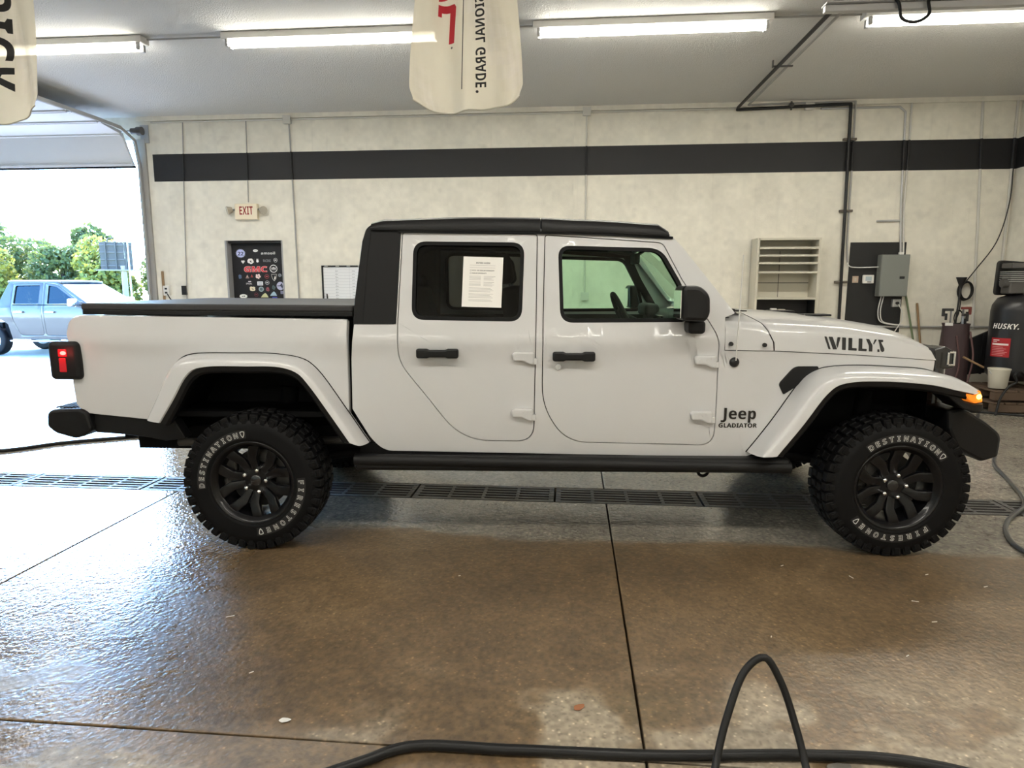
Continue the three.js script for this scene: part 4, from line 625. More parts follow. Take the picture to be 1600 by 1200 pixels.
// bed
{
  const s = poly([[-2.735, 1.298, 0.03], [-2.785, 1.268, 0.03], [-2.795, 1.195, 0.02], [-2.785, 1.16], [-2.787, 0.92], [-2.78, 0.80], [-2.74, 0.748, 0.03], [-2.32, 0.706], [-2.285, 0.72], [-2.16, 0.98], [-2.11, 1.03], [-2.04, 1.055], [-1.6, 1.055], [-1.48, 1.02], [-1.42, 0.96], [-1.232, 0.69], [-1.227, 1.276, 0.02]], 0.01);
  both('bed_side', sidePanel(s, 0.05, 0, 0.1, 0.006), paint);
  mk('tailgate', rbox(0.06, 0.54, 1.40, 0.015, -2.765, 1.02, 0), paint, T);
  mk('bed_floor', span(-2.74, -1.24, 0.72, 0.75, -0.74, 0.74), under, T);
  mk('bed_bulkhead', span(-1.26, -1.23, 0.7, 1.27, -0.75, 0.75), under, T);
  const tc = mk('bed_cover', rbox(1.53, 0.04, 1.53, 0.014, -1.97, 1.327, 0), M({ color: lin(0.03, 0.029, 0.03), roughness: 0.55, bumpMap: rep(grain, 4), bumpScale: 0.0006 }), T); tc.rotation.z = -0.006;
  both('cover_rail', rbox(1.52, 0.026, 0.05, 0.006, -1.97, 1.297, 0.735), blackPlastic, (m) => { m.rotation.z = -0.006; });
  for (const s2 of [1, -1]) {
    const mir = (g) => (s2 > 0 ? g : mirrorZ(g));
    const l = mk('tail_lamp', mir(rbox(0.175, 0.215, 0.16, 0.028, -2.805, 1.048, 0.755, 3)), blackPlastic, T);
    mk('lens', mir(merge([rbox(0.05, 0.045, 0.012, 0.008, -2.803, 1.092, 0.835), rbox(0.04, 0.08, 0.012, 0.01, -2.808, 1.025, 0.834)])), MP({ color: lin(0.35, 0.01, 0.015), roughness: 0.2, emissive: lin(0.5, 0.01, 0.015), emissiveIntensity: 0.35 }), l);
    mk('bulb', mir(new THREE.SphereGeometry(0.014, 12, 8).scale(1.2, 0.8, 0.5).translate(-2.795, 1.092, 0.843)), M({ color: lin(1, 0.1, 0.1), emissive: lin(1, 0.12, 0.1), emissiveIntensity: 5 }), l);
    if (s2 > 0) { const pl = new THREE.PointLight(lin(1, 0.1, 0.08), 0.02, 2); pl.position.set(-2.795, 1.092, 0.87); pl.castShadow = true; l.add(pl); }
    mk('bed_sill', mir(ext(poly([[-2.70, 0.745], [-2.40, 0.713], [-2.24, 0.712], [-2.18, 0.60], [-2.30, 0.585], [-2.408, 0.607], [-2.536, 0.621], [-2.70, 0.632]], 0.01), 0.08, 0.006).translate(0, 0, 0.70)), blackPlastic, T);
  }
  const prof = poly([[-2.941, 0.748], [-2.92, 0.767], [-2.75, 0.777], [-2.708, 0.752], [-2.69, 0.655], [-2.74, 0.618], [-2.797, 0.603], [-2.905, 0.634], [-2.949, 0.674]], 0.02);
  const rb = mk('rear_bumper', merge([ext(prof, 0.42, 0.015).translate(0, 0, 0.40), ext(prof, 0.42, 0.015).translate(0, 0, -0.82), ext(poly([[-2.99, 0.75], [-2.75, 0.77], [-2.7, 0.65], [-2.85, 0.59], [-2.99, 0.63]], 0.02), 0.84, 0.01).translate(0, 0, -0.42)]), blackPlastic, T);
  for (let k = 0; k < 8; k++) mk('step_rib', rbox(0.008, 0.008, 0.36, 0.003, -2.91 + k * 0.021, 0.776, 0.6), blackPlastic, rb);
  mk('tow_bracket', merge([box(0.2, 0.07, 0.07, -2.9, 0.56, 0), box(0.05, 0.1, 0.8, -2.75, 0.56, 0)]), under, T);
}
// hardtop, roof panels
{
  const q = poly([[-1.085, 1.80, 0.03], [-1.128, 1.775, 0.03], [-1.15, 1.70], [-1.187, 1.378], [-1.193, 1.252], [-0.9565, 1.252], [-0.935, 1.757], [-0.935, 1.80]], 0.006);
  const hardMat = MP({ specularIntensity: 0.5, color: lin(0.006, 0.006, 0.0065), roughness: 0.58, bumpMap: rep(grain, 4), bumpScale: 0.0005 });
  both('hardtop_quarter', sidePanel(q, 0.05, 0.006, 0.085, 0.006), hardMat);
  both('quarter_seam', sidePanel(poly([[-1.098, 1.79], [-1.122, 1.6], [-1.14, 1.256], [-1.136, 1.256], [-1.118, 1.6], [-1.094, 1.79]], 0.001), 0.004, 0.0075, 0.1, 0.0008), rubber);
  const rw = new THREE.Shape([[-0.64, 1.25], [0.64, 1.25], [0.6, 1.78], [-0.6, 1.78]].map((p) => new THREE.Vector2(...p))); rw.holes.push(path([[-0.5, 1.34], [0.5, 1.34], [0.47, 1.68], [-0.47, 1.68]], 0.06));
  const lean = (g) => g.rotateY(-Math.PI / 2).applyMatrix4(new THREE.Matrix4().makeShear(0, 0, 0.17, 0, 0, 0)).translate(-1.36 - 0.02, 0, 0);
  const bk = new THREE.BufferGeometry(); bk.copy(ext(rw, 0.03, 0)); const sh = (g) => { g.rotateY(Math.PI / 2); const p = g.attributes.position; for (let i = 0; i < p.count; i++) p.setX(i, p.getX(i) - 1.185 + (p.getY(i) - 1.25) * 0.12); g.computeVertexNormals(); return g; };
  const back = mk('rear_panel', sh(bk), hardMat, T);
  mk('rear_glass', sh(new THREE.ShapeGeometry(poly([[-0.505, 1.335], [0.505, 1.335], [0.475, 1.685], [-0.475, 1.685]], 0.06)).translate(0, 0, 0.012)), glassDark, back);
  mk('cab_rear_wall', span(-1.2, -1.17, 0.55, 1.25, -0.77, 0.77), under, T);
  const top = [[-1.10, 1.805], [-1.05, 1.82], [-0.6, 1.833], [-0.166, 1.828], [0.2, 1.812], [0.47, 1.792], [0.51, 1.778], [0.528, 1.755]], low = [[-1.10, 1.762], [-0.166, 1.752], [0.2, 1.742], [0.528, 1.722]];
  const roof = (x0, x1, n) => {
    const rows = [];
    for (let i = 0; i <= n; i++) {
      const x = x0 + (x1 - x0) * i / n, yt = interp(top, x), yl = interp(low, x), zw = sideZ(0, yl) + 0.022, r = [], half = [[zw - 0.05, yl + 0.001], [zw, yl], [zw + 0.002, yl + 0.012], [zw - 0.004, yt - 0.03], [zw - 0.018, yt - 0.01], [zw - 0.045, yt], [zw * 0.6, yt + 0.014], [zw * 0.3, yt + 0.02]];
      for (const [z, y] of half) r.push(V(x, y, z)); r.push(V(x, yt + 0.022, 0)); for (const [z, y] of half.slice().reverse()) r.push(V(x, y, -z)); for (const k of [-0.4, 0, 0.4]) r.push(V(x, yl + 0.004, k)); rows.push(r);
    }
    const capd = (row) => row.map(() => V(row.reduce((a, p) => a + p.x, 0) / row.length, row.reduce((a, p) => a + p.y, 0) / row.length, 0));
    return grid([capd(rows[0]), ...rows, capd(rows[n])], true, 0.6);
  };
  mk('hardtop', roof(-1.10, -0.169, 14), blackPlastic, T);
  mk('roof_panel', roof(-0.163, 0.528, 12), blackPlastic, T).userData.label = 'removable black front roof panel';
  both('drip_rail', bend(box(1.5, 0.014, 0.02, -0.2, 0, 0), (v) => { v.y += interp(low, v.x) - 0.006; v.z += sideZ(0, 1.75) + 0.008; }, 0.15), rubber);
}
// windshield
{
  const sl = (y) => 0.885 - (y - 1.312) * (0.885 - 0.53) / (1.742 - 1.312);
  const put = (g) => { const p = g.attributes.position; for (let i = 0; i < p.count; i++) { const z = p.getX(i), y = p.getY(i), d = p.getZ(i); p.setXYZ(i, sl(y) - 0.012 + d, y, z); } g.computeVertexNormals(); return g; };
  const f = poly([[-0.73, 1.30], [0.73, 1.30], [0.66, 1.748], [-0.66, 1.748]], 0.02); f.holes.push(path([[-0.67, 1.345], [0.67, 1.345], [0.61, 1.70], [-0.61, 1.70]], 0.05));
  const w = mk('windshield_frame', put(ext(f, 0.035, 0.004).translate(0, 0, -0.03)), paint, T);
  mk('glass', put(new THREE.ShapeGeometry(poly([[-0.68, 1.335], [0.68, 1.335], [0.62, 1.71], [-0.62, 1.71]], 0.05)).translate(0, 0, -0.008)), glassClear, w);
}
// cowl and hood
const hoodYb = [[0.8, 1.117], [1.10, 1.111], [1.55, 1.0855], [2.03, 1.048], [2.08, 1.044]], hoodYs = [[0.8, 1.275], [1.09, 1.262], [1.3, 1.252], [1.556, 1.233], [1.83, 1.188], [1.98, 1.142], [2.02, 1.122], [2.042, 1.095], [2.052, 1.054]], hoodYt = [[0.8, 1.312], [1.1, 1.309], [1.35, 1.299], [1.62, 1.272], [1.9, 1.222], [1.985, 1.19], [2.02, 1.16], [2.042, 1.12], [2.052, 1.06]];
const hoodSec = (x) => {
  const yb = interp(hoodYb, x), ys = interp(hoodYs, x), yt = interp(hoodYt, x), zb = sideZ(x, 1.1) - 0.001, h = ys - yb;
  return [[zb - 0.03, yb], [zb, yb], [zb - 0.003, yb + 0.3 * h], [zb - 0.010, yb + 0.7 * h], [zb - 0.022, ys - 0.02], [zb - 0.038, ys - 0.006], [zb - 0.065, ys], [zb * 0.72, ys + 0.5 * (yt - ys)], [zb * 0.5, ys + 0.9 * (yt - ys)], [zb * 0.25, yt], [0, yt + 0.002]];
};
function hoodLoft(x0, x1, n, s0, s1) {
  const rows = [];
  for (let i = 0; i <= n; i++) {
    const x = x0 + (x1 - x0) * i / n, h = hoodSec(x), k = s0 + (s1 - s0) * i / n, sh = (y) => -k * 0.075 * ss(1.12, 1.30, y) ** 1.3, r = [];
    for (const [z, y] of h) r.push(V(x + sh(y), y, z)); for (const [z, y] of h.slice(0, -1).reverse()) r.push(V(x + sh(y), y, -z)); rows.push(r);
  }
  return grid(rows, false, 0.5);
}
mk('cowl', hoodLoft(0.832, 1.097, 5, 0, 1), paint, T);
const hood = mk('hood', hoodLoft(1.104, 2.052, 30, 1, 0), paint, T);
mk('hood_inner', span(1.0, 2.0, 0.98, 1.1, -0.55, 0.55), under, T);
both('hood_vent', rbox(0.16, 0.012, 0.12, 0.005, 1.52, 1.282, 0.28), blackPlastic);
mk('cowl_grille', bend(box(0.16, 0.006, 1.1), (v) => { v.x += 0.94; v.y += 1.316; }, 0), blackPlastic, T);
for (const s of [1, -0.35]) mk('wiper', merge([cyl(V(0.9, 1.325, s * 0.62), V(0.965, 1.33, s * 0.1), 0.008, 8), rbox(0.05, 0.02, 0.05, 0.006, 0.9, 1.322, s * 0.62)]), blackPlastic, T);
for (const [x, y] of [[0.832 + 0.028, 1.149], [1.042, 1.143]]) both('bolt', new THREE.CylinderGeometry(0.011, 0.012, 0.012, 14).rotateX(Math.PI / 2).translate(x, y, sideZ(x, y) + 0.004), black);
{
  const a = mk('antenna', new THREE.SphereGeometry(0.027, 18, 12).scale(1, 1, 0.7).translate(0.885, 1.049, 0.803), black, T);
  mk('mast', cyl(V(0.885, 1.06, 0.83), V(0.90, 1.62, 0.82), 0.0028, 6), whitePlastic, a);
}
// fender vent, badges and decals
both('fender_vent', bend(ext(poly([[1.36, 1.022], [1.222, 1.024, 0.03], [1.136, 0.928, 0.02], [1.168, 0.868], [1.22, 0.90], [1.36, 1.0]], 0.01), 0.016, 0.003), (v) => { v.z += sideZ(v.x, v.y) - 0.008; }, 0.1), blackPlastic);
function decal(text, size, w, x, y, depth, f) { const g = new TextGeometry(text, { font, size, depth, curveSegments: 5, bevelEnabled: false }); g.computeBoundingBox(); const b = g.boundingBox, k = w / (b.max.x - b.min.x); g.translate(-b.min.x, -b.min.y, 0).scale(k, 1, 1); return bend(g, (v) => { v.x += x; v.y += y; f(v); }, 0, 0.5); }
mk('badge', decal('Jeep', 0.062, 0.19, 0.828, 0.714, 0.006, (v) => { v.z += sideZ(v.x, v.y) - 0.001; }), blackGloss, T).userData.label = 'black Jeep lettering';
mk('badge', decal('GLADIATOR', 0.024, 0.21, 0.818, 0.686, 0.004, (v) => { v.z += sideZ(v.x, v.y) - 0.001; }), blackGloss, T).userData.label = 'black GLADIATOR lettering';
{
  // stencil letters of the hood side, in units of their own height
  const L = [[[0, 1], [0.16, 1], [0.5, 0], [0.34, 0]], [[0.32, 1], [0.62, 1], [0.98, 0.02], [0.68, 0]], [[1.0, 1], [1.22, 1], [1.02, 0.12], [0.92, 0.36]], [[1.36, 1], [1.64, 1], [1.64, 0], [1.36, 0]], [[1.84, 1], [2.12, 1], [2.12, 0.2], [2.48, 0.2], [2.48, 0], [1.84, 0]], [[2.62, 1], [2.9, 1], [2.9, 0.2], [3.24, 0.2], [3.24, 0], [2.62, 0]], [[3.18, 1], [3.42, 1], [3.68, 0.52], [3.68, 0], [3.42, 0], [3.42, 0.44]], [[3.74, 0.66], [3.86, 1], [4.02, 1], [3.78, 0.56]], [[4.12, 1], [4.5, 1], [4.5, 0.82], [4.34, 0.8], [4.6, 0.3], [4.6, 0.1], [4.46, 0], [4.34, 0.1], [4.2, 0.76]], [[4.08, 0.22], [4.22, 0.22], [4.24, 0], [4.08, 0]]];
  const geos = L.map((p) => ext(poly(p.map(([a, b]) => [1.385 + a * 0.0765, 1.118 - a * 0.0051 + b * 0.068]), 0.003), 0.002, 0));
  const hz = (x, y) => { const h = hoodSec(x); for (let i = 1; i + 1 < h.length; i++) if (y <= h[i + 1][1]) { const t = (y - h[i][1]) / (h[i + 1][1] - h[i][1]); return h[i][0] + (h[i + 1][0] - h[i][0]) * cl(t); } return h[6][0]; };
  both('hood_lettering', bend(merge(geos), (v) => { v.z += hz(v.x, v.y) + 0.0008; }, 0.03, 0.5), M({ color: lin(0.02, 0.02, 0.021), roughness: 0.5 }), (m) => { m.userData.label = 'black WILLYS stencil lettering'; });
}
// fender flares
function flare(P, Q, cx) {
  const N = 60, p = resample(P, N), q = resample(Q, N), row = (f) => p.map((_, i) => f(p[i], q[i]));
  const mix = (a, b, t, z) => V(a.x + (b.x - a.x) * t, a.y + (b.y - a.y) * t, z);
  const bodyZ = (a) => sideZ(a.x, Math.min(a.y, 1.1)) - 0.02;
  const white = grid([row((a) => mix(a, a, 0, bodyZ(a))), row((a, b) => mix(a, b, 0.06, 0.84)), row((a, b) => mix(a, b, 0.2, 0.898)), row((a, b) => mix(a, b, 0.32, 0.922)), row((a, b) => mix(a, b, 0.42, 0.931)), row((a, b) => mix(a, b, 0.7, 0.939)), row((a, b) => mix(a, b, 0.95, 0.942)), row((a, b) => mix(a, b, 1, 0.935)), row((a, b) => mix(a, b, 1, 0.90))], false, 0.7);
  const inn = (b, d) => { const v = V(cx - b.x, 0.39 - b.y, 0).setLength(d); return b.clone().add(v); };
  const liner = grid([row((a, b) => mix(b, b, 0, 0.936)), row((a, b) => { const c = inn(b, 0.026); c.z = 0.930; return c; }), row((a, b) => { const c = inn(b, 0.038); c.z = 0.915; return c; }), row((a, b) => { const c = inn(b, 0.03); c.z = 0.86; return c; }), row((a, b) => { const c = inn(b, -0.01); c.z = 0.80; return c; }), row((a, b) => { const c = inn(b, -0.02); c.z = 0.42; return c; })], false, 0.5);
  const caps = [0, N - 1].map((i) => { const s = [[p[i], bodyZ(p[i])], [mix(p[i], q[i], 0.06, 0), 0.84], [mix(p[i], q[i], 0.32, 0), 0.922], [mix(p[i], q[i], 0.95, 0), 0.94], [q[i], 0.9], [q[i], 0.78]].map(([a, z]) => V(a.x, a.y, z)); return grid([s, s.map(() => V((p[i].x + q[i].x) / 2, (p[i].y + q[i].y) / 2, 0.85))], true, 0.5); });
  return [merge([white, ...caps]), liner];
}
const rearP = [[-2.345, 0.738], [-2.27, 0.885], [-2.215, 1.0], [-2.165, 1.058], [-2.105, 1.084], [-1.852, 1.092], [-1.601, 1.086], [-1.466, 1.057], [-1.4, 1.004], [-1.254, 0.795], [-1.124, 0.588]];
const rearQ = [[-2.227, 0.723], [-2.145, 0.85], [-2.068, 0.973], [-2.019, 1.014], [-1.942, 1.030], [-1.75, 1.032], [-1.545, 1.026], [-1.461, 0.994], [-1.405, 0.93], [-1.3, 0.775], [-1.2, 0.622]];
const frontP = [[0.981, 0.548], [1.114, 0.732], [1.251, 0.929], [1.295, 0.975], [1.37, 1.010], [1.53, 1.025], [1.80, 1.014], [1.99, 0.996], [2.075, 0.968], [2.15, 0.920]];
const frontQ = [[1.098, 0.560], [1.22, 0.725], [1.335, 0.893], [1.388, 0.940], [1.469, 0.960], [1.6, 0.964], [1.72, 0.960], [1.881, 0.944], [1.99, 0.92], [2.09, 0.90]];
for (const [P, Q, cx] of [[rearP, rearQ, -1.745], [frontP, frontQ, 1.745]]) { const [w, l] = flare(P, Q, cx); both('fender_flare', w, paint, (m, s) => { mk('flare_lip', s > 0 ? l : mirrorZ(l), blackPlastic, m); const gk = tube(resample(P, 30).map((q) => V(q.x, q.y, sideZ(q.x, Math.min(q.y, 1.1)) + 0.001)), 0.0035, 80, 6); mk('gasket', s > 0 ? gk : mirrorZ(gk), rubber, m); }); }
both('front_wheel_well', span(1.05, 2.05, 0.5, 1.05, 0.40, 0.42), under);
both('rear_wheel_well', merge([span(-2.33, -1.15, 0.45, 1.08, 0.40, 0.42), box(0.03, 0.5, 0.32, -1.16, 0.72, 0.57), box(0.03, 0.5, 0.3, -2.32, 0.85, 0.57)]), under);
both('splash_guard', box(0.03, 0.45, 0.32, 1.06, 0.72, 0.57), under);
// turn signals at the flare tips
for (const s of [1, -1]) {
  const mir = (g) => (s > 0 ? g : mirrorZ(g));
  const l = mk('turn_signal', mir(ext(poly([[2.030, 0.918], [2.125, 0.920], [2.143, 0.858], [2.10, 0.85], [2.068, 0.868]], 0.01), 0.16, 0.008).translate(0, 0, 0.775)), MP({ color: lin(0.9, 0.25, 0.02), roughness: 0.2, emissive: lin(1, 0.25, 0.02), emissiveIntensity: 0.55 }), T); l.userData.label = 'glowing amber turn signal';
  mk('bulb', mir(new THREE.SphereGeometry(0.016, 12, 8).translate(2.118, 0.887, 0.928)), M({ color: lin(1, 0.6, 0.1), emissive: lin(1, 0.6, 0.12), emissiveIntensity: 5 }), l);
  if (s > 0) { const pl = new THREE.PointLight(lin(1, 0.45, 0.08), 0.03, 2); pl.position.set(2.2, 0.887, 0.95); pl.castShadow = true; l.add(pl); }
  mk('flare_tip', mir(ext(poly([[2.0, 0.915], [2.055, 0.862], [2.10, 0.847], [2.157, 0.853], [2.158, 0.808], [2.132, 0.797], [2.05, 0.818], [1.95, 0.90]], 0.012), 0.16, 0.008).translate(0, 0, 0.76)), blackPlastic, T);
}
// grille and headlights
{
  const g = mk('grille', merge([span(2.03, 2.09, 0.72, 1.06, -0.64, 0.64), bend(rbox(0.07, 0.5, 1.30, 0.03, 2.105, 0.87, 0), (v) => { v.x -= v.z * v.z * 0.05; }, 0.2), ext(poly([[2.04, 1.11], [2.10, 1.125], [2.145, 1.10], [2.16, 1.0], [2.05, 0.99]], 0.012), 0.12, 0.008).translate(0, 0, 0.53), ext(poly([[2.04, 1.11], [2.10, 1.125], [2.145, 1.10], [2.16, 1.0], [2.05, 0.99]], 0.012), 0.12, 0.008).translate(0, 0, -0.65)]), blackGloss, T);
  for (let k = -3; k <= 3; k++) mk('grille_slot', rbox(0.02, 0.3, 0.06, 0.008, 2.137 - (k * 0.1) ** 2 * 0.05, 0.93, k * 0.1), under, g);
  for (const s of [-1, 1]) { const h = mk('headlamp', new THREE.CylinderGeometry(0.1, 0.1, 0.04, 32).rotateZ(Math.PI / 2).translate(2.125, 0.97, s * 0.48), chrome, g); mk('bezel', new THREE.TorusGeometry(0.1, 0.012, 10, 36).rotateY(Math.PI / 2).translate(2.14, 0.97, s * 0.48), chrome, g); mk('marker', merge([rbox(0.012, 0.085, 0.012, 0.004, 2.152, 1.055, s * 0.652), rbox(0.03, 0.012, 0.012, 0.003, 2.137, 1.09, s * 0.652), rbox(0.03, 0.012, 0.012, 0.003, 2.137, 1.02, s * 0.652), rbox(0.012, 0.07, 0.012, 0.003, 2.118, 1.055, s * 0.652)]), chrome, g); }
  const e = ext(poly([[2.035, 0.793], [2.10, 0.806], [2.15, 0.79], [2.255, 0.725], [2.322, 0.672], [2.336, 0.64], [2.33, 0.537], [2.245, 0.507], [2.104, 0.579], [2.05, 0.68]], 0.018), 0.26, 0.018);
  mk('front_bumper', merge([e.clone().translate(0, 0, 0.57), e.clone().translate(0, 0, -0.83), ext(poly([[2.10, 0.76], [2.30, 0.735], [2.40, 0.68], [2.41, 0.54], [2.25, 0.50], [2.10, 0.55]], 0.02), 1.16, 0.012).translate(0, 0, -0.58)]), blackPlastic, T);
}
// sills, frame, axles
both('rock_rail', merge([rbox(2.42, 0.085, 0.10, 0.028, 0.005, 0.478, 0.80), cyl(V(-1.2, 0.498, 0.83), V(1.21, 0.47, 0.83), 0.034, 16)]), blackPlastic);
both('sill', bend(box(2.3, 0.06, 0.05, -0.03, 0.545, 0.755), (v) => {}, 0), under);
mk('chassis', merge([...[-1, 1].map((s) => span(-2.65, 2.2, 0.46, 0.60, s * 0.42 - 0.04, s * 0.42 + 0.04)), ...[-2.4, -1.1, -0.1, 0.8, 2.0].map((x) => box(0.08, 0.1, 0.84, x, 0.52, 0)), span(-1.15, 1.05, 0.53, 0.57, -0.76, 0.76), span(1.05, 2.0, 0.6, 1.0, -0.38, 0.38)]), under, T);
mk('fuel_tank', rbox(1.0, 0.16, 0.4, 0.03, -0.5, 0.48, -0.15), under, T);
mk('transfer_case', merge([rbox(0.4, 0.17, 0.35, 0.04, 0.35, 0.47, 0.05), rbox(0.5, 0.05, 0.6, 0.01, 0.45, 0.425, 0)]), under, T);
mk('exhaust', merge([cyl(V(-0.95, 0.47, 0.3), V(-0.4, 0.47, 0.3), 0.09, 18), pipe([V(-2.4, 0.5, 0.45), V(-1.3, 0.52, 0.45), V(-0.95, 0.47, 0.3)], 0.028), pipe([V(-0.4, 0.47, 0.3), V(1.0, 0.5, 0.2)], 0.028)]), iron, T);
for (const x of [-1.7466, 1.7466]) mk('axle', merge([cyl(V(x, 0.394, -0.72), V(x, 0.394, 0.72), 0.045, 14), new THREE.SphereGeometry(0.14, 20, 14).scale(1, 1, 0.8).translate(x, 0.394, x > 0 ? -0.2 : 0), ...[-1, 1].map((s) => cyl(V(x, 0.394, s * 0.42), V(x + 0.05, 0.85, s * 0.42), 0.055, 14)), ...[-1, 1].map((s) => cyl(V(x, 0.394, s * 0.5), V(x > 0 ? 0.85 : -0.8, 0.5, s * 0.42), 0.028, 10))]), under, T);
mk('drive_shaft', cyl(V(-1.7, 0.42, 0), V(0.3, 0.48, 0.02), 0.035, 14), under, T);
both('tow_hook', new THREE.TorusGeometry(0.028, 0.009, 8, 20).translate(0.76, 0.42, 0.74), under);
// cabin
{
  const dark = M({ color: lin(0.018, 0.018, 0.019), roughness: 0.75 });
  mk('cabin_floor', span(-1.16, 0.95, 0.58, 0.62, -0.74, 0.74), dark, T);
  const d = mk('dashboard', merge([rbox(0.3, 0.26, 1.38, 0.06, 0.78, 1.16, 0, 3), rbox(0.2, 0.5, 1.38, 0.04, 0.85, 0.9, 0), rbox(0.1, 0.09, 0.34, 0.03, 0.62, 1.29, -0.36)]), dark, T);
  mk('screen', rbox(0.02, 0.16, 0.24, 0.006, 0.62, 1.19, 0), blackGloss, d);
  const sw = mk('steering_wheel', new THREE.TorusGeometry(0.18, 0.017, 12, 40).rotateY(Math.PI / 2).rotateZ(0.42).translate(0.44, 1.235, -0.37), dark, T);
  mk('hub', rbox(0.05, 0.14, 0.16, 0.02).rotateZ(0.42).translate(0.45, 1.235, -0.37), dark, sw); mk('spokes', merge([rbox(0.02, 0.03, 0.34, 0.008).rotateZ(0.42).translate(0.445, 1.235, -0.37), cyl(V(0.46, 1.235, -0.37), V(0.7, 1.12, -0.37), 0.03)]), dark, sw);
  const seat = (x, z, w) => { const s = mk('seat', rbox(0.5, 0.16, w, 0.05, x + 0.22, 0.86, z, 3), dark, T); const b = rbox(0.14, 0.62, w, 0.05, 0, 0.3, 0, 3).rotateZ(0.22).translate(x - 0.05, 0.86, z); mk('backrest', b, dark, s); return s; };
  for (const z of [-0.37, 0.37]) { const s = seat(-0.16, z, 0.5); mk('headrest', rbox(0.1, 0.18, 0.26, 0.04, 0, 0.1, 0, 3).rotateZ(0.2).translate(-0.36, 1.46, z), dark, s); mk('headrest_post', merge([cyl(V(-0.33, 1.4, z - 0.06), V(-0.36, 1.5, z - 0.06), 0.007), cyl(V(-0.33, 1.4, z + 0.06), V(-0.36, 1.5, z + 0.06), 0.007)]), steel, s); }
  const rs = seat(-0.86, 0, 1.3); for (const z of [-0.42, 0.42]) mk('headrest', rbox(0.1, 0.16, 0.26, 0.04, -1.04, 1.46, z, 3), dark, rs);
  mk('sport_bar', merge([...[-1, 1].map((s) => tube([V(0.52, 1.70, s * 0.58), V(0.3, 1.73, s * 0.58), V(-0.3, 1.735, s * 0.58), V(-1.0, 1.73, s * 0.58), V(-1.1, 1.6, s * 0.6), V(-1.12, 1.1, s * 0.64)], 0.03, 50, 10)), ...[-1, 1].map((s) => cyl(V(-0.165, 1.73, s * 0.58), V(-0.165, 0.7, s * 0.70), 0.032)), cyl(V(-0.165, 1.735, -0.58), V(-0.165, 1.735, 0.58), 0.03)]), dark, T);
  mk('rear_view_mirror', merge([rbox(0.03, 0.065, 0.22, 0.012, 0.46, 1.63, 0), cyl(V(0.47, 1.65, 0), V(0.55, 1.71, 0), 0.01)]), dark, T);
  both('sun_visor', rbox(0.16, 0.012, 0.4, 0.005, 0.42, 1.705, 0.33), M({ color: lin(0.08, 0.08, 0.08), roughness: 0.8 }));
  both('door_lining', sidePanel(poly([[-0.93, 1.24], [0.76, 1.24], [0.78, 0.62], [-0.6, 0.62], [-0.93, 1.05]], 0.03), 0.02, -0.062, 0.2, 0.003), dark);
}
// wheels
function ringText(text, r0, r1, a0, a1, z) {
  const tex = canvas(1024, 96, (x, w, h) => { x.fillStyle = '#141415'; x.fillRect(0, 0, w, h); x.strokeStyle = '#d9d9d4'; x.lineWidth = 4.2; x.lineJoin = 'round'; x.textBaseline = 'middle'; x.font = 'bold 84px sans-serif'; const ch = [...text], n = ch.length + 1; ch.forEach((c, i) => { const cx = (i + 0.5) * w / n, m = x.measureText(c).width; x.save(); x.translate(cx, h / 2 + 4); x.scale(Math.min(1.25, 66 / Math.max(m, 26)), 0.98); x.strokeText(c, -m / 2, 0); x.restore(); }); x.save(); x.translate((n - 0.5) * w / n, h / 2); x.beginPath(); x.moveTo(-24, -26); x.quadraticCurveTo(0, -38, 24, -26); x.quadraticCurveTo(20, 18, 0, 34); x.quadraticCurveTo(-20, 18, -24, -26); x.closePath(); x.lineWidth = 9; x.stroke(); x.restore(); });
  const n = 48, pos = [], uv = [], idx = [];
  for (let i = 0; i <= n; i++) { const a = a0 + (a1 - a0) * i / n; for (const [r, v] of [[r0, 0], [r1, 1]]) { pos.push(Math.cos(a) * r, Math.sin(a) * r, z); uv.push(i / n, v); } }
  for (let i = 0; i < n; i++) { const a = i * 2; idx.push(a, a + 1, a + 2, a + 1, a + 3, a + 2); }
  const g = new THREE.BufferGeometry(); g.setAttribute('position', new THREE.Float32BufferAttribute(pos, 3)); g.setAttribute('uv', new THREE.Float32BufferAttribute(uv, 2)); g.setIndex(idx); g.computeVertexNormals();
  return [g, M({ map: tex, roughness: 0.6, side: THREE.DoubleSide })];
}
const tyreProfile = [[0.214, 0.098], [0.222, 0.112], [0.236, 0.1175], [0.246, 0.1185], [0.25, 0.122], [0.305, 0.1225], [0.33, 0.118], [0.352, 0.107], [0.364, 0.09], [0.369, 0.06], [0.371, 0.0]];
const lathe = (pts, seg = 72) => new THREE.LatheGeometry(pts.map(([r, z]) => new THREE.Vector2(r, z)), seg).rotateX(Math.PI / 2);
const tyreGeo = (() => {
  const prof = [...tyreProfile, ...tyreProfile.slice(0, -1).reverse().map(([r, z]) => [r, -z])];
  const l = [lathe(prof, 96)], n = 42;
  for (let k = 0; k < n; k++) for (const s of [-1, 1]) {
    const a = (k + (s > 0 ? 0 : 0.5)) * 2 * Math.PI / n, long = k % 2;
    const put = (g) => l.push(g.rotateZ(a));
    put(rbox(0.042, 0.042 + 0.005 * (k % 3), 0.05, 0.006, 0.3625 + 0.001 * (k % 2), 0, s * 0.087, 1));
    put(rbox(0.036, 0.028, 0.016, 0.004, long ? 0.345 : 0.353, 0, s * 0.109, 1));
    put(rbox(0.026, 0.040, 0.046, 0.005, 0.374, 0.016 * s, s * 0.032, 1));
  }
  return merge(l);
})();
